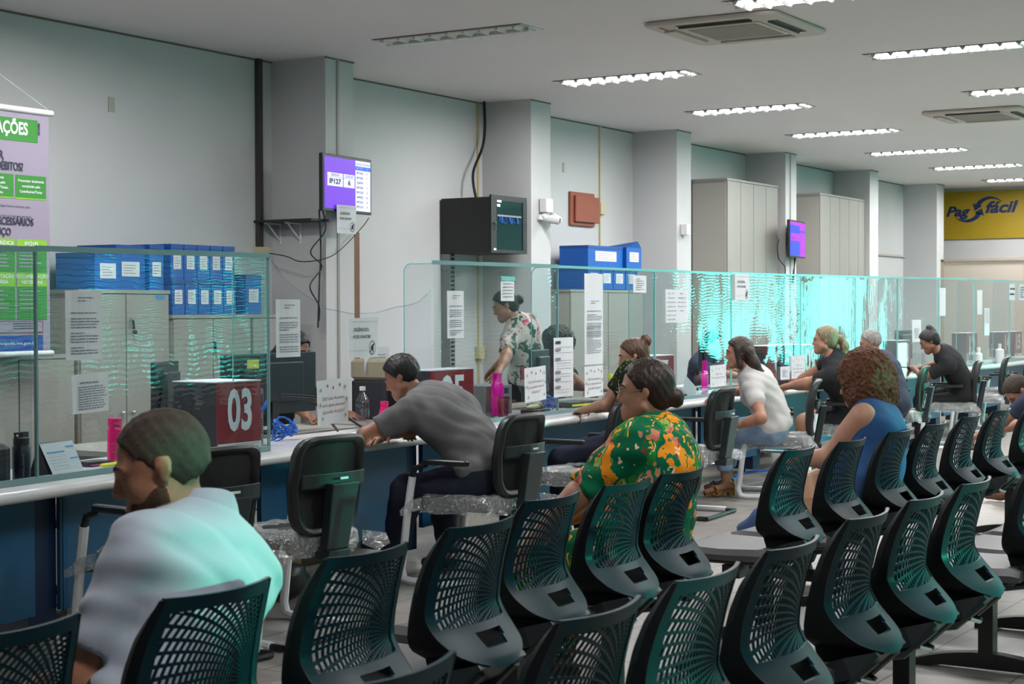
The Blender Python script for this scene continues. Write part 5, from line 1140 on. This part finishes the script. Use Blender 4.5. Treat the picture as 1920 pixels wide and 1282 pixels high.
def nrm(v): v = np.array(v, float); return v/max(np.linalg.norm(v), 1e-9)
def rotv(v, ax, a): return np.array(Matrix.Rotation(a, 3, Vector(ax)) @ Vector(v))
def ik(a, b, l1, l2, pole):
    d = b-a; L_ = np.linalg.norm(d); u = nrm(d)
    if L_ > (l1+l2)*.995: b = a+u*(l1+l2)*.995; L_ = (l1+l2)*.995
    if L_ < abs(l1-l2)+.02: L_ = abs(l1-l2)+.02
    x = (l1*l1-l2*l2+L_*L_)/(2*L_); h = math.sqrt(max(l1*l1-x*x, 0)); p = np.array(pole, float); p = nrm(p-u*(p@u)); return a+u*x+p*h, b
def hand_prims(w, d, nrml, side, curl=.5, spread=.12):
    """palm, four unequal fingers and a thumb from its side; nrml = direction the palm faces; side +1 when the thumb is on +lat"""
    d = nrm(d); n = nrm(np.array(nrml)-d*(np.array(nrml)@d)); lat = np.cross(n, d)*side; out = []
    M = np.array([lat, d, n]); out.append(ell(w+d*.045, (.038, .052, .015), M, k=.015)); out.append(cone(w-d*.01, w+d*.03, .025, .026, k=.02))
    for i, (o, L_) in enumerate(((.030, .070), (.010, .080), (-.010, .075), (-.028, .058))):
        b = w+d*.085+lat*o; f = nrm(d+lat*spread*(1 if i == 0 else -.3*i+.2)); p = b; c = curl*(1+.12*i)
        for k, (ll, r0, r1) in enumerate(((.46, .0092, .0086), (.30, .0086, .0080), (.24, .0080, .0068))):
            f = nrm(f*math.cos(c*.8)+n*math.sin(c*.8)); q = p+f*L_*ll; out.append(cone(p, q, r0, r1, k=.006)); p = q
    b = w+d*.02+lat*.030; f = nrm(d*.7+lat*.7+n*.25); p = b
    for ll, r0, r1 in ((.038, .013, .0105), (.030, .0105, .0095), (.024, .0095, .0075)):
        q = p+f*ll; out.append(cone(p, q, r0, r1, k=.008)); p = q; f = nrm(f+d*.35+n*.15)
    return out

def person(label, hip, face, head, head_rot=(0, 0, 0), hands=None, poles=None, feet=None, hz=.56, sc=1.0, girth=1.0, sh=1.0, bow=.05, skin='skin_mid', hair=None, top=None, bottom=None, shoes=None,
           sleeve=.62, h=.010, handdir=None, curl=.5, group=None, twist=0, female=False, face_parts=True, beard=None, kneepole=(0, .6, 1), legs=True, neckline=None, toedir=None, long_sleeve=False, glasses=False, shirt_h=None, palm=None):
    X, Y = hip; root = empty('person', (X, Y, 0), R(face), label, 'person', group)
    ca, sa = math.cos(R(-face)), math.sin(R(-face))
    def L(wp): dx, dy = wp[0]-X, wp[1]-Y; return np.array([dx*ca-dy*sa, dx*sa+dy*ca, wp[2]])
    HP = np.array([0, 0, hz]); HC = L(head)
    hy_, hp_, hr_ = [R(a) for a in head_rot]
    hm = Matrix.Rotation(hy_, 3, 'Z') @ Matrix.Rotation(-hp_, 3, 'X') @ Matrix.Rotation(hr_, 3, 'Y'); hx, hf, hu = [np.array(hm @ Vector(v)) for v in ((1, 0, 0), (0, 1, 0), (0, 0, 1))]
    NB = HC - hu*.125*sc - hf*.045*sc - np.array([0, .0, .02]); ax = NB-HP; TL = np.linalg.norm(ax); U = nrm(ax)
    tw = R(twist); sx = nrm(np.array([math.cos(tw), math.sin(tw), 0]) - U*(U@np.array([math.cos(tw), math.sin(tw), 0]))); sx0 = nrm(np.array([1, 0, 0])-U*U[0]); B = np.cross(U, sx0); B2 = np.cross(U, sx)   # B = chest forward
    sp = lambda t: HP+ax*t-B*bow*4*t*(1-t)
    M0 = np.array([sx0, B, U]); M2 = np.array([sx, B2, nrm(U+B*.0)])
    g = girth; PEL = sp(.08); WA = sp(.36); CH = sp(.68); SHL = sp(.90)
    k = TL/.52
    torso = [ell(PEL, (.170*g, .125*g, .12), M0, k=.06), ell(WA, (.140*g, .112*g, .15*k), M0, k=.06), ell(CH, (.158*g*sh, .112*g, .165*k), M2, k=.06),
             cone(SHL-sx*.125*sh-B2*.012-U*.025, SHL-B2*.015, .056*g**.5, .058*g**.5, k=.06), cone(SHL-B2*.015, SHL+sx*.125*sh-B2*.012-U*.025, .058*g**.5, .056*g**.5, k=.06), cone(sp(.98), SHL-sx*.11*sh-U*.01, .046, .042, k=.05), cone(sp(.98), SHL+sx*.11*sh-U*.01, .046, .042, k=.05)]
    if female: torso += [ell(CH+B2*.075*g-U*.02+sx*.07*s, (.062, .055, .062), M2, k=.04) for s in (-1, 1)]
    neck = [cone(sp(1.0)-U*.03, HC-hu*.055*sc-hf*.015, .054*(.9 if female else 1.03), .050*(.9 if female else 1.05), k=.03)]
    T = lambda v: HC+(hx*v[0]+hf*v[1]+hu*v[2])*sc
    MH = np.array([hx, hf, hu]); S3 = lambda r: tuple(a*sc for a in r)
    hd = [ell(T((0, -.012, .030)), S3((.074, .094, .086)), MH, k=.03), ell(T((0, .022, -.030)), S3((.056, .066, .074)), MH, k=.03), ell(T((0, .062, -.088)), S3((.026, .024, .018)), MH, k=.025),
          ell(T((.030, .045, -.030)), S3((.026, .030, .030)), MH, k=.02), ell(T((-.030, .045, -.030)), S3((.026, .030, .030)), MH, k=.02),
          cone(T((0, .086, .012)), T((0, .106, -.026)), .007*sc, .0095*sc, k=.012), cone(T((-.011, .092, -.031)), T((.011, .092, -.031)), .007*sc, .007*sc, k=.01),
          cone(T((-.040, .074, .022)), T((-.012, .086, .020)), .008*sc, .009*sc, k=.014), cone(T((.040, .074, .022)), T((.012, .086, .020)), .008*sc, .009*sc, k=.014),
          cone(T((-.016, .088, -.058)), T((.016, .088, -.058)), .0065*sc, .0065*sc, k=.01), cone(T((-.012, .086, -.068)), T((.012, .086, -.068)), .007*sc, .007*sc, k=.01),
          cone(T((-.055, .01, -.055)), T((0, .068, -.090)), .022*sc, .018*sc, k=.03), cone(T((.055, .01, -.055)), T((0, .068, -.090)), .022*sc, .018*sc, k=.03)]
    for s in (-1, 1):
        hd += [ell(T((s*.078, -.008, .004)), S3((.008, .017, .024)), MH, k=.008), ell(T((s*.075, -.002, -.020)), S3((.007, .010, .012)), MH, k=.008), cone(T((s*.080, -.022, .018)), T((s*.082, -.018, -.008)), .005*sc, .004*sc, k=.006)]
    body = list(torso)+neck+hd; sleeves = []; cuffs = []
    AL, FL = .285*sc, .250*sc; SJ = {}
    for s, i in ((-1, 0), (1, 1)):
        S = SHL+sx*s*.160*sh*g**.4-U*.045; tg = hands[i] if hands else (None)
        if tg is None: tg_l = S+np.array([s*.05, .12, -.48])
        else: tg_l = L(tg)
        pl = poles[i] if poles else (s*.8, -.5, -.6); E_, Wr = ik(S, tg_l, AL, FL, pl)
        ap = [cone(S, E_, .047*g, .038*g, k=.03), cone(S-U*.01, S+(E_-S)*.45, .054*g, .045*g, k=.03), cone(E_, Wr, .037*g, .026, k=.02), cone(E_+(Wr-E_)*.05, E_+(Wr-E_)*.45, .040*g, .034*g, k=.02)]; body += ap
        dd = nrm(Wr-E_); hdir = dd if not handdir or handdir[i] is None else nrm(handdir[i]); pn = (0, 0, -1) if not palm else palm[i]
        body += hand_prims(Wr, hdir, pn, 1 if s < 0 else -1, curl if not isinstance(curl, tuple) else curl[i])
        ce = S+(E_-S)*sleeve; ud = nrm(E_-S)
        if sleeve > 0:
            r1 = .047*g+(.038*g-.047*g)*sleeve+.018
            sleeves += [cone(S, S+(E_-S)*min(sleeve+.15, 1), .047*g+.015, r1+.002, k=.03, cut=(ce, ud)), ell(S-U*.005, (.058*g+.008, .058*g+.008, .058*g+.008), None, k=.04), cone(S-U*.01, S+(E_-S)*.45, .054*g+.013, .045*g+.014, k=.03)]
            if long_sleeve: sleeves += [cone(E_, E_+(Wr-E_)*.9, .050*g, .040, k=.02, cut=(E_+(Wr-E_)*.88, dd))]
        SJ[s] = (S, E_, Wr, hdir)
    legp = []; pants = []; shoep = []
    if legs:
        for s, i in ((-1, 0), (1, 1)):
            J = HP+sx0*s*.088*g; ft = L(feet[i]) if feet else np.array([s*.12, .42, .09]); K, A = ik(J, ft, .42*sc, .41*sc, kneepole[i] if isinstance(kneepole[0], (tuple, list)) else (s*.15, kneepole[1], kneepole[2]))
            lp = [cone(J, K, .082*g, .058*g, k=.04), cone(K, A, .053*g, .036, k=.03), cone(K+(A-K)*.12, K+(A-K)*.45, .056*g, .048*g, k=.03)]; legp += lp
            td = nrm(toedir[i]) if toedir else nrm((s*.15, 1, 0)); td = nrm(np.array(td)*np.array([1, 1, 1]))
            legp += [cone(A-np.array([0, 0, .02])-td*.03, A-np.array([0, 0, .05])+td*.10, .030, .026, k=.03), cone(A-np.array([0, 0, .05])+td*.10, A-np.array([0, 0, .065])+td*.17, .026, .020, k=.02)]
            pe = 1.0 if bottom is None else bottom[1]
            if pe > 0:
                def ct(p_, c_): p_ = list(grow(p_, .013)); p_[6] = c_; return tuple(p_)
                if pe > .5: c_ = (K+(A-K)*(pe-.5)*2, nrm(A-K)); q = [ct(lp[0], None), ct(lp[1], c_), ct(lp[2], c_), cone(K, A, .060*g+.010, .050, k=.03, cut=c_)]
                else: q = [ct(lp[0], (J+(K-J)*pe*2, nrm(K-J)))]
                pants += q
            b = A-np.array([0, 0, .045])
            if shoes and shoes[0] != 'sandal': shoep.append([cone(b-td*.045, b+td*.06, .040, .040, k=.03, cut=(np.array([0, 0, A[2]-.08]), (0, 0, -1))), cone(b+td*.06-np.array([0, 0, .01]), b+td*.16-np.array([0, 0, .012]), .040, .030, k=.03, cut=(np.array([0, 0, A[2]-.085]), (0, 0, -1)))])
            elif shoes: shoep.append((A, td))
    body += legp
    b_o = sdf_object('body', body, h, skin, root)
    fold = lambda a: (lambda X_, Y_, Z_: a*np.sin(X_*31+Z_*23+3*np.sin(Y_*9+Z_*7))*np.sin(Y_*17-Z_*29+2*np.sin(X_*11))+a*.6*np.maximum(0, np.sin(Z_*38+X_*26+2.5*np.sin(X_*13+Y_*8)))**3)
    hs = shirt_h or h*1.1
    if top:
        hem = top[1]; pr = [grow(p, .017) for p in torso]+sleeves
        pl = [(HP+U*hem, -U)]
        if neckline: pl = pl
        nk = [(sp(1.0)+U*(.045 if not neckline else neckline)+B2*.02, (.062, .062, .055))]
        sdf_object(top[2] if len(top) > 2 else 'shirt', pr, hs, top[0], root, disp=fold(top[3] if len(top) > 3 else .004), planes=pl, subtract=nk)
    if bottom and legs and pants:
        pr = [grow(torso[0], .006)]+pants; sdf_object(bottom[2] if len(bottom) > 2 else 'trousers', pr, hs, bottom[0], root, disp=fold(.004), planes=[(HP+np.array([0, 0, .14]), (0, 0, 1))] if hz < .8 else [(HP+U*.13, U)])
    for q in shoep:
        if isinstance(q, list): sdf_object('shoe', q, .009, shoes[1], root)
        else:
            A, td = q; lt = np.cross(td, (0, 0, 1)); w = MB(); z0 = A[2]-.10
            f = lambda a, b_, z: tuple(A*np.array([1, 1, 0])+td*a+lt*b_+np.array([0, 0, z]))
            w.loft([[f(a, -bb, z0+zl), f(a, bb, z0+zl), f(a, bb, z0+zh), f(a, -bb, z0+zh)] for a, bb, zl, zh in ((-.05, .028, .035, .055), (.03, .030, .02, .045), (.09, .040, .0, .032), (.16, .036, .0, .030), (.18, .02, .005, .028))], 'leopard_print')
            w.loft([[f(a, -bb, z0), f(a, bb, z0), f(a, bb, z0+.06), f(a, -bb, z0+.06)] for a, bb in ((-.06, .026), (-.01, .026))], 'leopard_print')
            w.tube([f(.09, -.045, z0+.02), f(.10, -.03, z0+.065), f(.11, 0, z0+.078), f(.10, .03, z0+.065), f(.09, .045, z0+.02)], .012, 'leopard_print', 6)
            w.tube([f(-.05, -.02, z0+.05), f(-.045, -.038, z0+.10), f(.02, -.03, z0+.12), f(.04, 0, z0+.125), f(.02, .03, z0+.12), f(-.045, .038, z0+.10), f(-.05, .02, z0+.05)], .006, 'leopard_print', 6); w.build('sandal', root, smooth=True)
    # face details
    if face_parts:
        for s in (-1, 1):
            e = MB(); e.T = Matrix.Translation(Vector(T((s*.029, .0690, .004)))) @ hm.to_4x4(); e.ball((0, -.003, 0), .0115*sc, 'eye_white', 8); e.lathe([(.0055*sc, 0), (.001, .003)], (0, 0, 0), 'eye_dark', 10) if 0 else e.ball((0, .0050*sc, -.002), .0055*sc, 'eye_dark', 6); e.build('eye', root, smooth=True)
            bw = MB(); bw.tube([tuple(T((s*.046, .072, .022))), tuple(T((s*.030, .086, .031))), tuple(T((s*.013, .091, .026)))], [.003, .0045, .004], hair[1] if hair else 'hair_dark', 6); bw.build('eyebrow', root, smooth=True)
        m_ = MB(); m_.tube([tuple(T((-.020, .088, -.063))), tuple(T((0, .0955, -.062))), tuple(T((.020, .088, -.063)))], [.002, .0045, .002], 'lips', 6); m_.build('mouth', root, smooth=True)
    if beard: sdf_object('beard', [grow(hd[1], .0035), grow(hd[2], .005), grow(hd[11], .004), grow(hd[12], .004)], .007, beard, root, planes=[(T((0, .05, -.040)), nrm(hu*.9+hf*.30)), (T((0, -.002, 0)), -hf)])
    if glasses:
        gl = MB()
        for s in (-1, 1):
            c = T((s*.032, .094, .004)); n = 16; gl.tube([tuple(c+(hx*math.cos(2*PI*i/n)*.024+hu*math.sin(2*PI*i/n)*.019)*sc) for i in range(n+1)], .0018, glasses, 6, cap=False)
            gl.tube([tuple(T((s*.056, .092, .008))), tuple(T((s*.074, .05, .010))), tuple(T((s*.080, .0, .008)))], .0018, glasses, 6)
        gl.tube([tuple(T((-.009, .096, .006))), tuple(T((.009, .096, .006)))], .0018, glasses, 6); gl.build('glasses', root, smooth=True)
    if hair:
        kind, hm_ = hair[0], hair[1]; d_ = {'buzz': .004, 'short': .012, 'afro': .02}.get(kind, .011); d_ = hair[2] if len(hair) > 2 else d_
        cutp = (T((0, .058, .062)), nrm(hf*.80-hu*.60)); cutn = (T((0, 0, -.075)), -hu)
        hp = [ell(T((0, -.014, .031)), tuple(a+d_ for a in S3((.074, .094, .086))), MH, k=.02, cut=cutp), ell(T((0, -.046, -.020)), tuple(a+d_*.6 for a in S3((.062, .056, .060))), MH, k=.02, cut=[cutp, cutn, (T((0, -.005, -.02)), nrm(hf*.9-hu*.2))])]
        dsp = lambda X_, Y_, Z_: .0025*np.sin(X_*140+Z_*90)*np.sin(Y_*130-Z_*60)
        hh = .008
        if kind in ('buzz', 'short'): hp[1] = ell(T((0, -.046, -.012)), tuple(a+d_*.3 for a in S3((.060, .052, .052))), MH, k=.02, cut=[cutp, (T((0, 0, -.055)), nrm(-hu-hf*.35)), (T((0, -.012, -.02)), nrm(hf*.9-hu*.2))])
        if kind == 'bun':
            bp = hair[3] if len(hair) > 3 else (0, -.135, .01); br = hair[4] if len(hair) > 4 else .038
            hp += [ell(T(bp), (br, br*.85, br), MH, k=.01), cone(T((bp[0]*.5, -.09, bp[2]*.7)), T(bp), .03, .025, k=.02)]
            hp += [cone(T((bp[0]+br*.6*math.cos(a), bp[1]-.005, bp[2]+br*.6*math.sin(a))), T((bp[0]+br*.6*math.cos(a+1), bp[1]-.012, bp[2]+br*.6*math.sin(a+1))), .014, .014, k=.004) for a in (0, 1, 2, 3, 4, 5)]
        if kind == 'pony':
            pts = [(0, -.10, .0), (.0, -.14, .0), (0, -.165, -.06), (0, -.15, -.14), (0, -.13, -.22)]; rr = [.024, .032, .036, .032, .014]
            hp += [cone(T(pts[i]), T(pts[i+1]), rr[i], rr[i+1], k=.02) for i in range(4)]
        if kind == 'long':
            for x0 in (-.055, -.02, .02, .055):
                pts = [(x0, -.07, .0), (x0*1.2, -.10, -.09), (x0*1.3, -.130, -.18), (x0*1.25, -.165, -.27), (x0*1.0, -.19, -.34)]; rr = [.044, .043, .040, .034, .022]
                hp += [cone(T(pts[i]), T(pts[i+1]), rr[i], rr[i+1], k=.025) for i in range(4)]
            hp += [cone(T((s*.07, .02, .03)), T((s*.082, .01, -.10)), .022, .026, k=.02) for s in (-1, 1)]
        if kind == 'afro':
            hp = [ell(T((0, -.045, .018)), (.142, .148, .158), MH, k=.05, cut=(T((0, .075, .03)), nrm(hf*.97-hu*.2))), ell(T((0, -.045, -.088)), (.138, .125, .140), MH, k=.06, cut=(T((0, .055, 0)), hf))]
            dsp = lambda X_, Y_, Z_: .008*np.sin(X_*120+2*np.sin(Z_*60))*np.sin(Y_*115+2*np.sin(X_*50))*np.sin(Z_*125+2*np.sin(Y_*55))+.007*np.sin(X_*43+1)*np.sin(Y_*39)*np.sin(Z_*47)
            hh = .006
        sdf_object('hair', hp, hh, hm_, root, disp=dsp)
    return root, dict(L=L, SJ=SJ, T=T, root=root, sp=sp, B=B2, U=U, sx=sx, HC=HC)

# man in the pale polo shirt, front row left
p1, d1 = person('man in a pale blue polo shirt with a short beard, sitting in the front row', (2.76, 2.62), -2, (2.84, 2.70, 1.12), (44, 18, 0), hands=[(2.58, 2.98, .56), (2.82, 3.02, .56)], poles=[(-.35, -.2, -1), (.8, -.5, -.8)], girth=1.12, sh=1.02, bow=.03,
    sc=1.10, skin='skin_tan', hair=('buzz', 'hair_short_brown', .005), top=('polo_cloth', -.12, 'polo_shirt', .006), bottom=('jeans_dark', 1.0), shoes=('shoe', 'shoe_black'), sleeve=.78, h=.008, beard='beard')
c = MB(); S = d1['sp'](1.0)+d1['U']*.012+d1['B']*.008; n = 24
cr = lambda r_, q_, dz: [tuple(S+d1['U']*(dz-.018*math.sin(2*PI*i/n))+(d1['sx']*math.cos(2*PI*i/n)*r_+d1['B']*(math.sin(2*PI*i/n)*q_))) for i in range(n)]
c.loft([cr(.070, .072, .0), cr(.066, .068, .048), cr(.070, .072, .052), cr(.082, .084, .030), cr(.092, .094, .004), cr(.088, .090, .000)], 'polo_cloth', cap=False); c.build('collar', p1, smooth=True)
# man in grey leaning on the counter
person('man in a grey T-shirt leaning on the counter with folded arms', (7.62, 4.84), 0, (7.56, 5.37, 1.11), (22, 28, 0), hands=[(7.48, 5.36, .80), (7.30, 5.30, .80)], poles=[(-1, .35, -.2), (.9, .2, -.4)], feet=[(7.44, 5.36, .10), (7.78, 5.22, .10)], bow=.06, sh=1.2, girth=1.28, skin='skin_tan',
    hair=('short', 'hair_black', .013), top=('grey_cloth', -.16, 't_shirt', .006), bottom=('jeans_dark', .98), shoes=('shoe', 'shoe_black'), sleeve=.72, handdir=[(1, -.05, -.1), (-1, .1, -.1)], curl=.35, kneepole=(0, .6, 1))
# woman in camouflage blouse
person('woman in a camouflage blouse with a high hair bun and glasses at the counter', (9.55, 5.0), 0, (10.03, 5.20, 1.165), (30, 14, 0), hands=[(9.9, 5.50, .80), (10.2, 5.5, .80)], bow=.03, female=True, girth=1.1, skin='skin_light', hair=('bun', 'hair_brown', .010, (0, -.11, .085), .042), top=('print_camo', -.10, 'blouse', .004), bottom=('jeans_dark', .98), shoes=('shoe', 'shoe_black'), sleeve=.6, glasses='gold')
# woman in green floral
person('woman in a green and orange tropical blouse with a low bun, in the waiting row', (5.60, 2.88), -2, (5.71, 2.91, 1.168), (26, 4, 0), hands=[(5.35, 3.2, .62), (5.65, 3.3, .62)], poles=[(-1, .1, -.3), (1, -.2, -.3)], bow=.03, female=True, girth=1.25, sh=1.02, skin='skin_light', hair=('bun', 'hair_dark', .012, (0, -.115, -.035), .038),
    top=('print_tropical', -.12, 'blouse', .006), bottom=('print_tropical', .98, 'skirt'), shoes=('shoe', 'shoe_brown'), sleeve=.95, h=.009, glasses='gold')
# woman in white blouse
w5, d5 = person('woman in a white puff-sleeved blouse and light jeans leaning forward, hand on thigh', (12.12, 5.05), 14, (11.88, 5.24, 1.145), (18, 6, 0), hands=[(11.70, 5.20, .585), (12.15, 5.50, .80)], poles=[(-.6, -1, -.1), (1, -.2, -.3)], feet=[(12.05, 5.42, .11), (12.35, 5.55, .11)], bow=.04, female=True, skin='skin_mid', hair=('long', 'hair_dark', .014),
    top=('white_cloth', -.03, 'blouse', .005), bottom=('jeans_light', .86, 'jeans'), shoes=('sandal', 'leopard_print'), sleeve=.50, h=.009, girth=1.12, handdir=[(.1, .5, -.8), None], curl=.2, kneepole=(0, .5, 1), toedir=[(-.5, 1, 0), (-.3, 1, 0)])
wr = d5['SJ'][-1][2]; fa = nrm(d5['SJ'][-1][2]-d5['SJ'][-1][1]); u_ = nrm(np.cross(fa, (0, 0, 1))); v_ = np.cross(fa, u_)
MB().tube([tuple(wr-fa*.02+(u_*math.cos(a)+v_*math.sin(a))*.031) for a in [2*PI*i/14 for i in range(15)]], .006, 'gold', 6, cap=False).tube([tuple(wr-fa*.035+(u_*math.cos(a)+v_*math.sin(a))*.032) for a in [2*PI*i/14 for i in range(15)]], .004, 'chrome', 6, cap=False).build('wristwatch', w5, smooth=True)
# woman in black with ponytail
person('woman in a black T-shirt with a fair ponytail resting her forearms on the counter', (13.85, 5.02), 10, (13.56, 5.18, 1.215), (12, 4, 0), hands=[(13.62, 5.58, .80), (13.85, 5.62, .80)], poles=[(-1, -.3, -.5), (1, -.2, -.4)], bow=.03, female=True, girth=1.36, skin='skin_mid', hair=('pony', 'hair_fair', .012), top=('black_cloth', -.12, 't_shirt', .003), bottom=('black_cloth', .30, 'shorts'), shoes=('shoe', 'shoe_black'), sleeve=.68, h=.010, curl=.7)
tag(MB().rbox(13.52, 13.60, 5.66, 5.80, .80, .81, .006, 'black_gloss').build('mobile_phone'), 'phone in the hands of the woman in black', 'phone')
# grey-haired man
person('man with short grey hair at the counter beyond the woman in black', (15.0, 5.05), 8, (15.05, 5.30, 1.165), (18, 14, 0), hands=[(14.9, 5.6, .80), (15.2, 5.6, .80)], bow=.04, skin='skin_mid', hair=('short', 'hair_grey', .008), top=('navy_shirt', -.10), bottom=('jeans_dark', .98), shoes=('shoe', 'shoe_black'), h=.011, girth=1.1)
# curly haired woman in blue
w8, d8 = person('woman with big curly auburn hair in a sleeveless blue top looking at her phone', (7.99, 2.86), 0, (8.13, 2.92, 1.105), (2, 16, 0), hands=[(8.06, 3.24, .70), (8.20, 3.24, .70)], poles=[(-.5, -.2, -1), (.6, -.3, -1)], feet=[(8.22, 3.95, .10), (8.42, 3.34, .10)], bow=.04, female=True, girth=1.25, sh=1.0, skin='skin_light', hair=('afro', 'hair_curl'),
    top=('blue_cloth', -.10, 'sleeveless_top', .003), bottom=('jeans_blue', .93, 'jeans'), shoes=('shoe', 'shoe_black'), sleeve=0, h=.009, curl=.8)
tag(MB().rbox(8.06, 8.13, 3.30, 3.44, .735, .745, .006, 'chrome').build('mobile_phone'), 'phone with a pale case held by the curly-haired woman', 'phone')
t = empty('handbag', (7.72, 3.02, .47), R(6), 'tan leather bag beside the curly-haired woman', 'bag'); MB().loft([[(-.15, -.05, 0), (.15, -.05, 0), (.15, .05, 0), (-.15, .05, 0)], [(-.15, -.06, .10), (.15, -.06, .10), (.15, .06, .10), (-.15, .06, .10)], [(-.12, -.02, .22), (.12, -.02, .22), (.12, .02, .22), (-.12, .02, .22)]], 'bag_tan').build('bag_body', t, bevel=.02)
t = empty('handbag', (11.62, 5.36, .50), R(20), 'brown checked handbag on the lap of the woman in white', 'bag'); MB().loft([[(-.13, -.04, 0), (.13, -.04, 0), (.13, .04, 0), (-.13, .04, 0)], [(-.10, -.02, .20), (.10, -.02, .20), (.10, .02, .20), (-.10, .02, .20)]], 'bag_check').build('bag_body', t, bevel=.01); MB().tube([(-.08, 0, .19), (-.05, 0, .32), (.05, 0, .32), (.08, 0, .19)], .008, 'bag_check').build('bag_strap', t)
# young man in black
person('young man in a black T-shirt with tied-up dark hair, head bowed over his phone', (17.55, 5.18), 16, (17.16, 5.40, 1.14), (10, 30, 0), hands=[(17.30, 5.60, .84), (17.44, 5.62, .84)], poles=[(-1, -.4, -.5), (1, -.2, -.4)], bow=.07, skin='skin_brown', hair=('bun', 'hair_black', .015, (0, -.07, .115), .045), top=('black_cloth', -.12, 't_shirt', .003), bottom=('black_cloth', .98), shoes=('shoe', 'shoe_black'), sleeve=.72, h=.010, curl=.7)
tag(MB().rbox(17.28, 17.36, 5.66, 5.80, .855, .865, .006, 'black_gloss').build('mobile_phone'), 'phone in the hands of the young man', 'phone')
# bent-over man at the right edge
person('man with cropped brown hair bent forward at the right edge of the picture', (12.42, 2.82), 0, (12.53, 3.27, .865), (40, 55, 0), hands=[(12.6, 3.6, .50), (12.8, 3.6, .50)], feet=[(13.0, 3.5, .10), (12.8, 3.42, .10)], bow=.05, skin='skin_mid', hair=('short', 'hair_short_brown', .008), top=('navy_shirt', -.10), bottom=('jeans_dark', .98), shoes=('shoe', 'shoe_brown'), h=.011)
# staff behind the screens
person('woman standing behind the screen in a red and green floral shirt, leaning on her hand', (11.50, 6.92), 0, (11.25, 6.98, 1.515), (38, 24, 0), hands=[(10.72, 6.72, .985), (11.6, 7.3, 1.0)], poles=[(-.6, -.6, -.2), (1, 0, -.5)], hz=.93, feet=[(11.38, 6.95, .10), (11.62, 6.95, .10)], kneepole=(0, 1, 0), bow=.03, female=True, girth=1.08, skin='skin_mid', hair=('bun', 'hair_black', .012, (0, -.125, .0), .042),
    top=('print_floral', -.16, 'shirt', .004), bottom=('black_cloth', .98), shoes=('shoe', 'shoe_black'), sleeve=.75, glasses='gold', h=.010, curl=.3)
person('seated clerk in dark clothes behind the wide monitor, forearm on the desk', (8.55, 7.12), 180, (8.62, 6.98, 1.22), (0, 20, 0), hands=[(8.75, 6.62, .79), (8.25, 6.55, .79)], bow=.05, skin='skin_brown', hair=('long', 'hair_black', .015), top=('black_cloth', -.10), bottom=('black_cloth', .98), shoes=('shoe', 'shoe_black'), h=.012, feet=[(8.65, 6.9, .1), (8.45, 6.9, .1)])
person('seated clerk with dark hair half hidden behind the glare', (15.25, 7.14), 175, (15.22, 6.98, 1.15), (0, 15, 0), hands=[(15.4, 6.5, .8), (15.1, 6.5, .8)], bow=.05, skin='skin_mid', hair=('short', 'hair_black', .014), top=('navy_shirt', -.10), bottom=('black_cloth', .98), shoes=('shoe', 'shoe_black'), h=.012, feet=[(15.4, 6.95, .1), (15.1, 6.95, .1)])
person('seated clerk with bushy dark hair right of the standing woman', (12.25, 7.12), 170, (12.15, 6.98, 1.17), (10, 25, 0), hands=[(12.0, 6.60, .80), (12.3, 6.6, .80)], bow=.05, skin='skin_brown', hair=('afro', 'hair_black'), top=('black_cloth', -.10), bottom=('black_cloth', .98), shoes=('shoe', 'shoe_black'), h=.012, feet=[(12.35, 6.9, .1), (12.1, 6.9, .1)])

# ================================================================== SMALL LOOSE THINGS
def crumple(name, c, r, seed, label, cat, m='plastic_wrap'):
    r_ = random.Random(seed); w = MB(); rings = []; n = 14
    for k in range(9):
        a = PI*k/8; rr = max(.02, math.sin(a)); rings.append([(c[0]+r[0]*rr*math.cos(2*PI*i/n)*(.75+.5*r_.random()), c[1]+r[1]*rr*math.sin(2*PI*i/n)*(.75+.5*r_.random()), c[2]-r[2]*math.cos(a)*(.9+.1*r_.random())) for i in range(n)])
    w.loft(rings, m); return tag(w.build(name, smooth=True), label, cat)
crumple('plastic_bag', (6.52, 5.10, .10), (.11, .08, .10), 3, 'crumpled clear plastic bag on the floor right of the second counter chair', 'plastic bag')
crumple('carrier_bag', (6.62, 5.42, .10), (.13, .09, .10), 8, 'black carrier bag on the floor under the counter by the second counter chair', 'bag', 'black_plastic')
tag(MB().rbox(8.86, 9.06, 4.05, 4.18, .0, .004, .01, 'paper').box(8.90, 9.02, 4.08, 4.13, .004, .005, 'red_ink').build('floor_sticker'), 'white and red sticker on the floor under the waiting row', 'sticker')
tag(MB().rbox(8.93, 9.05, 4.86, 4.98, .500, .515, .01, 'magenta').build('phone_case'), 'pink case on the plastic-covered seat behind the woman in green', 'case')
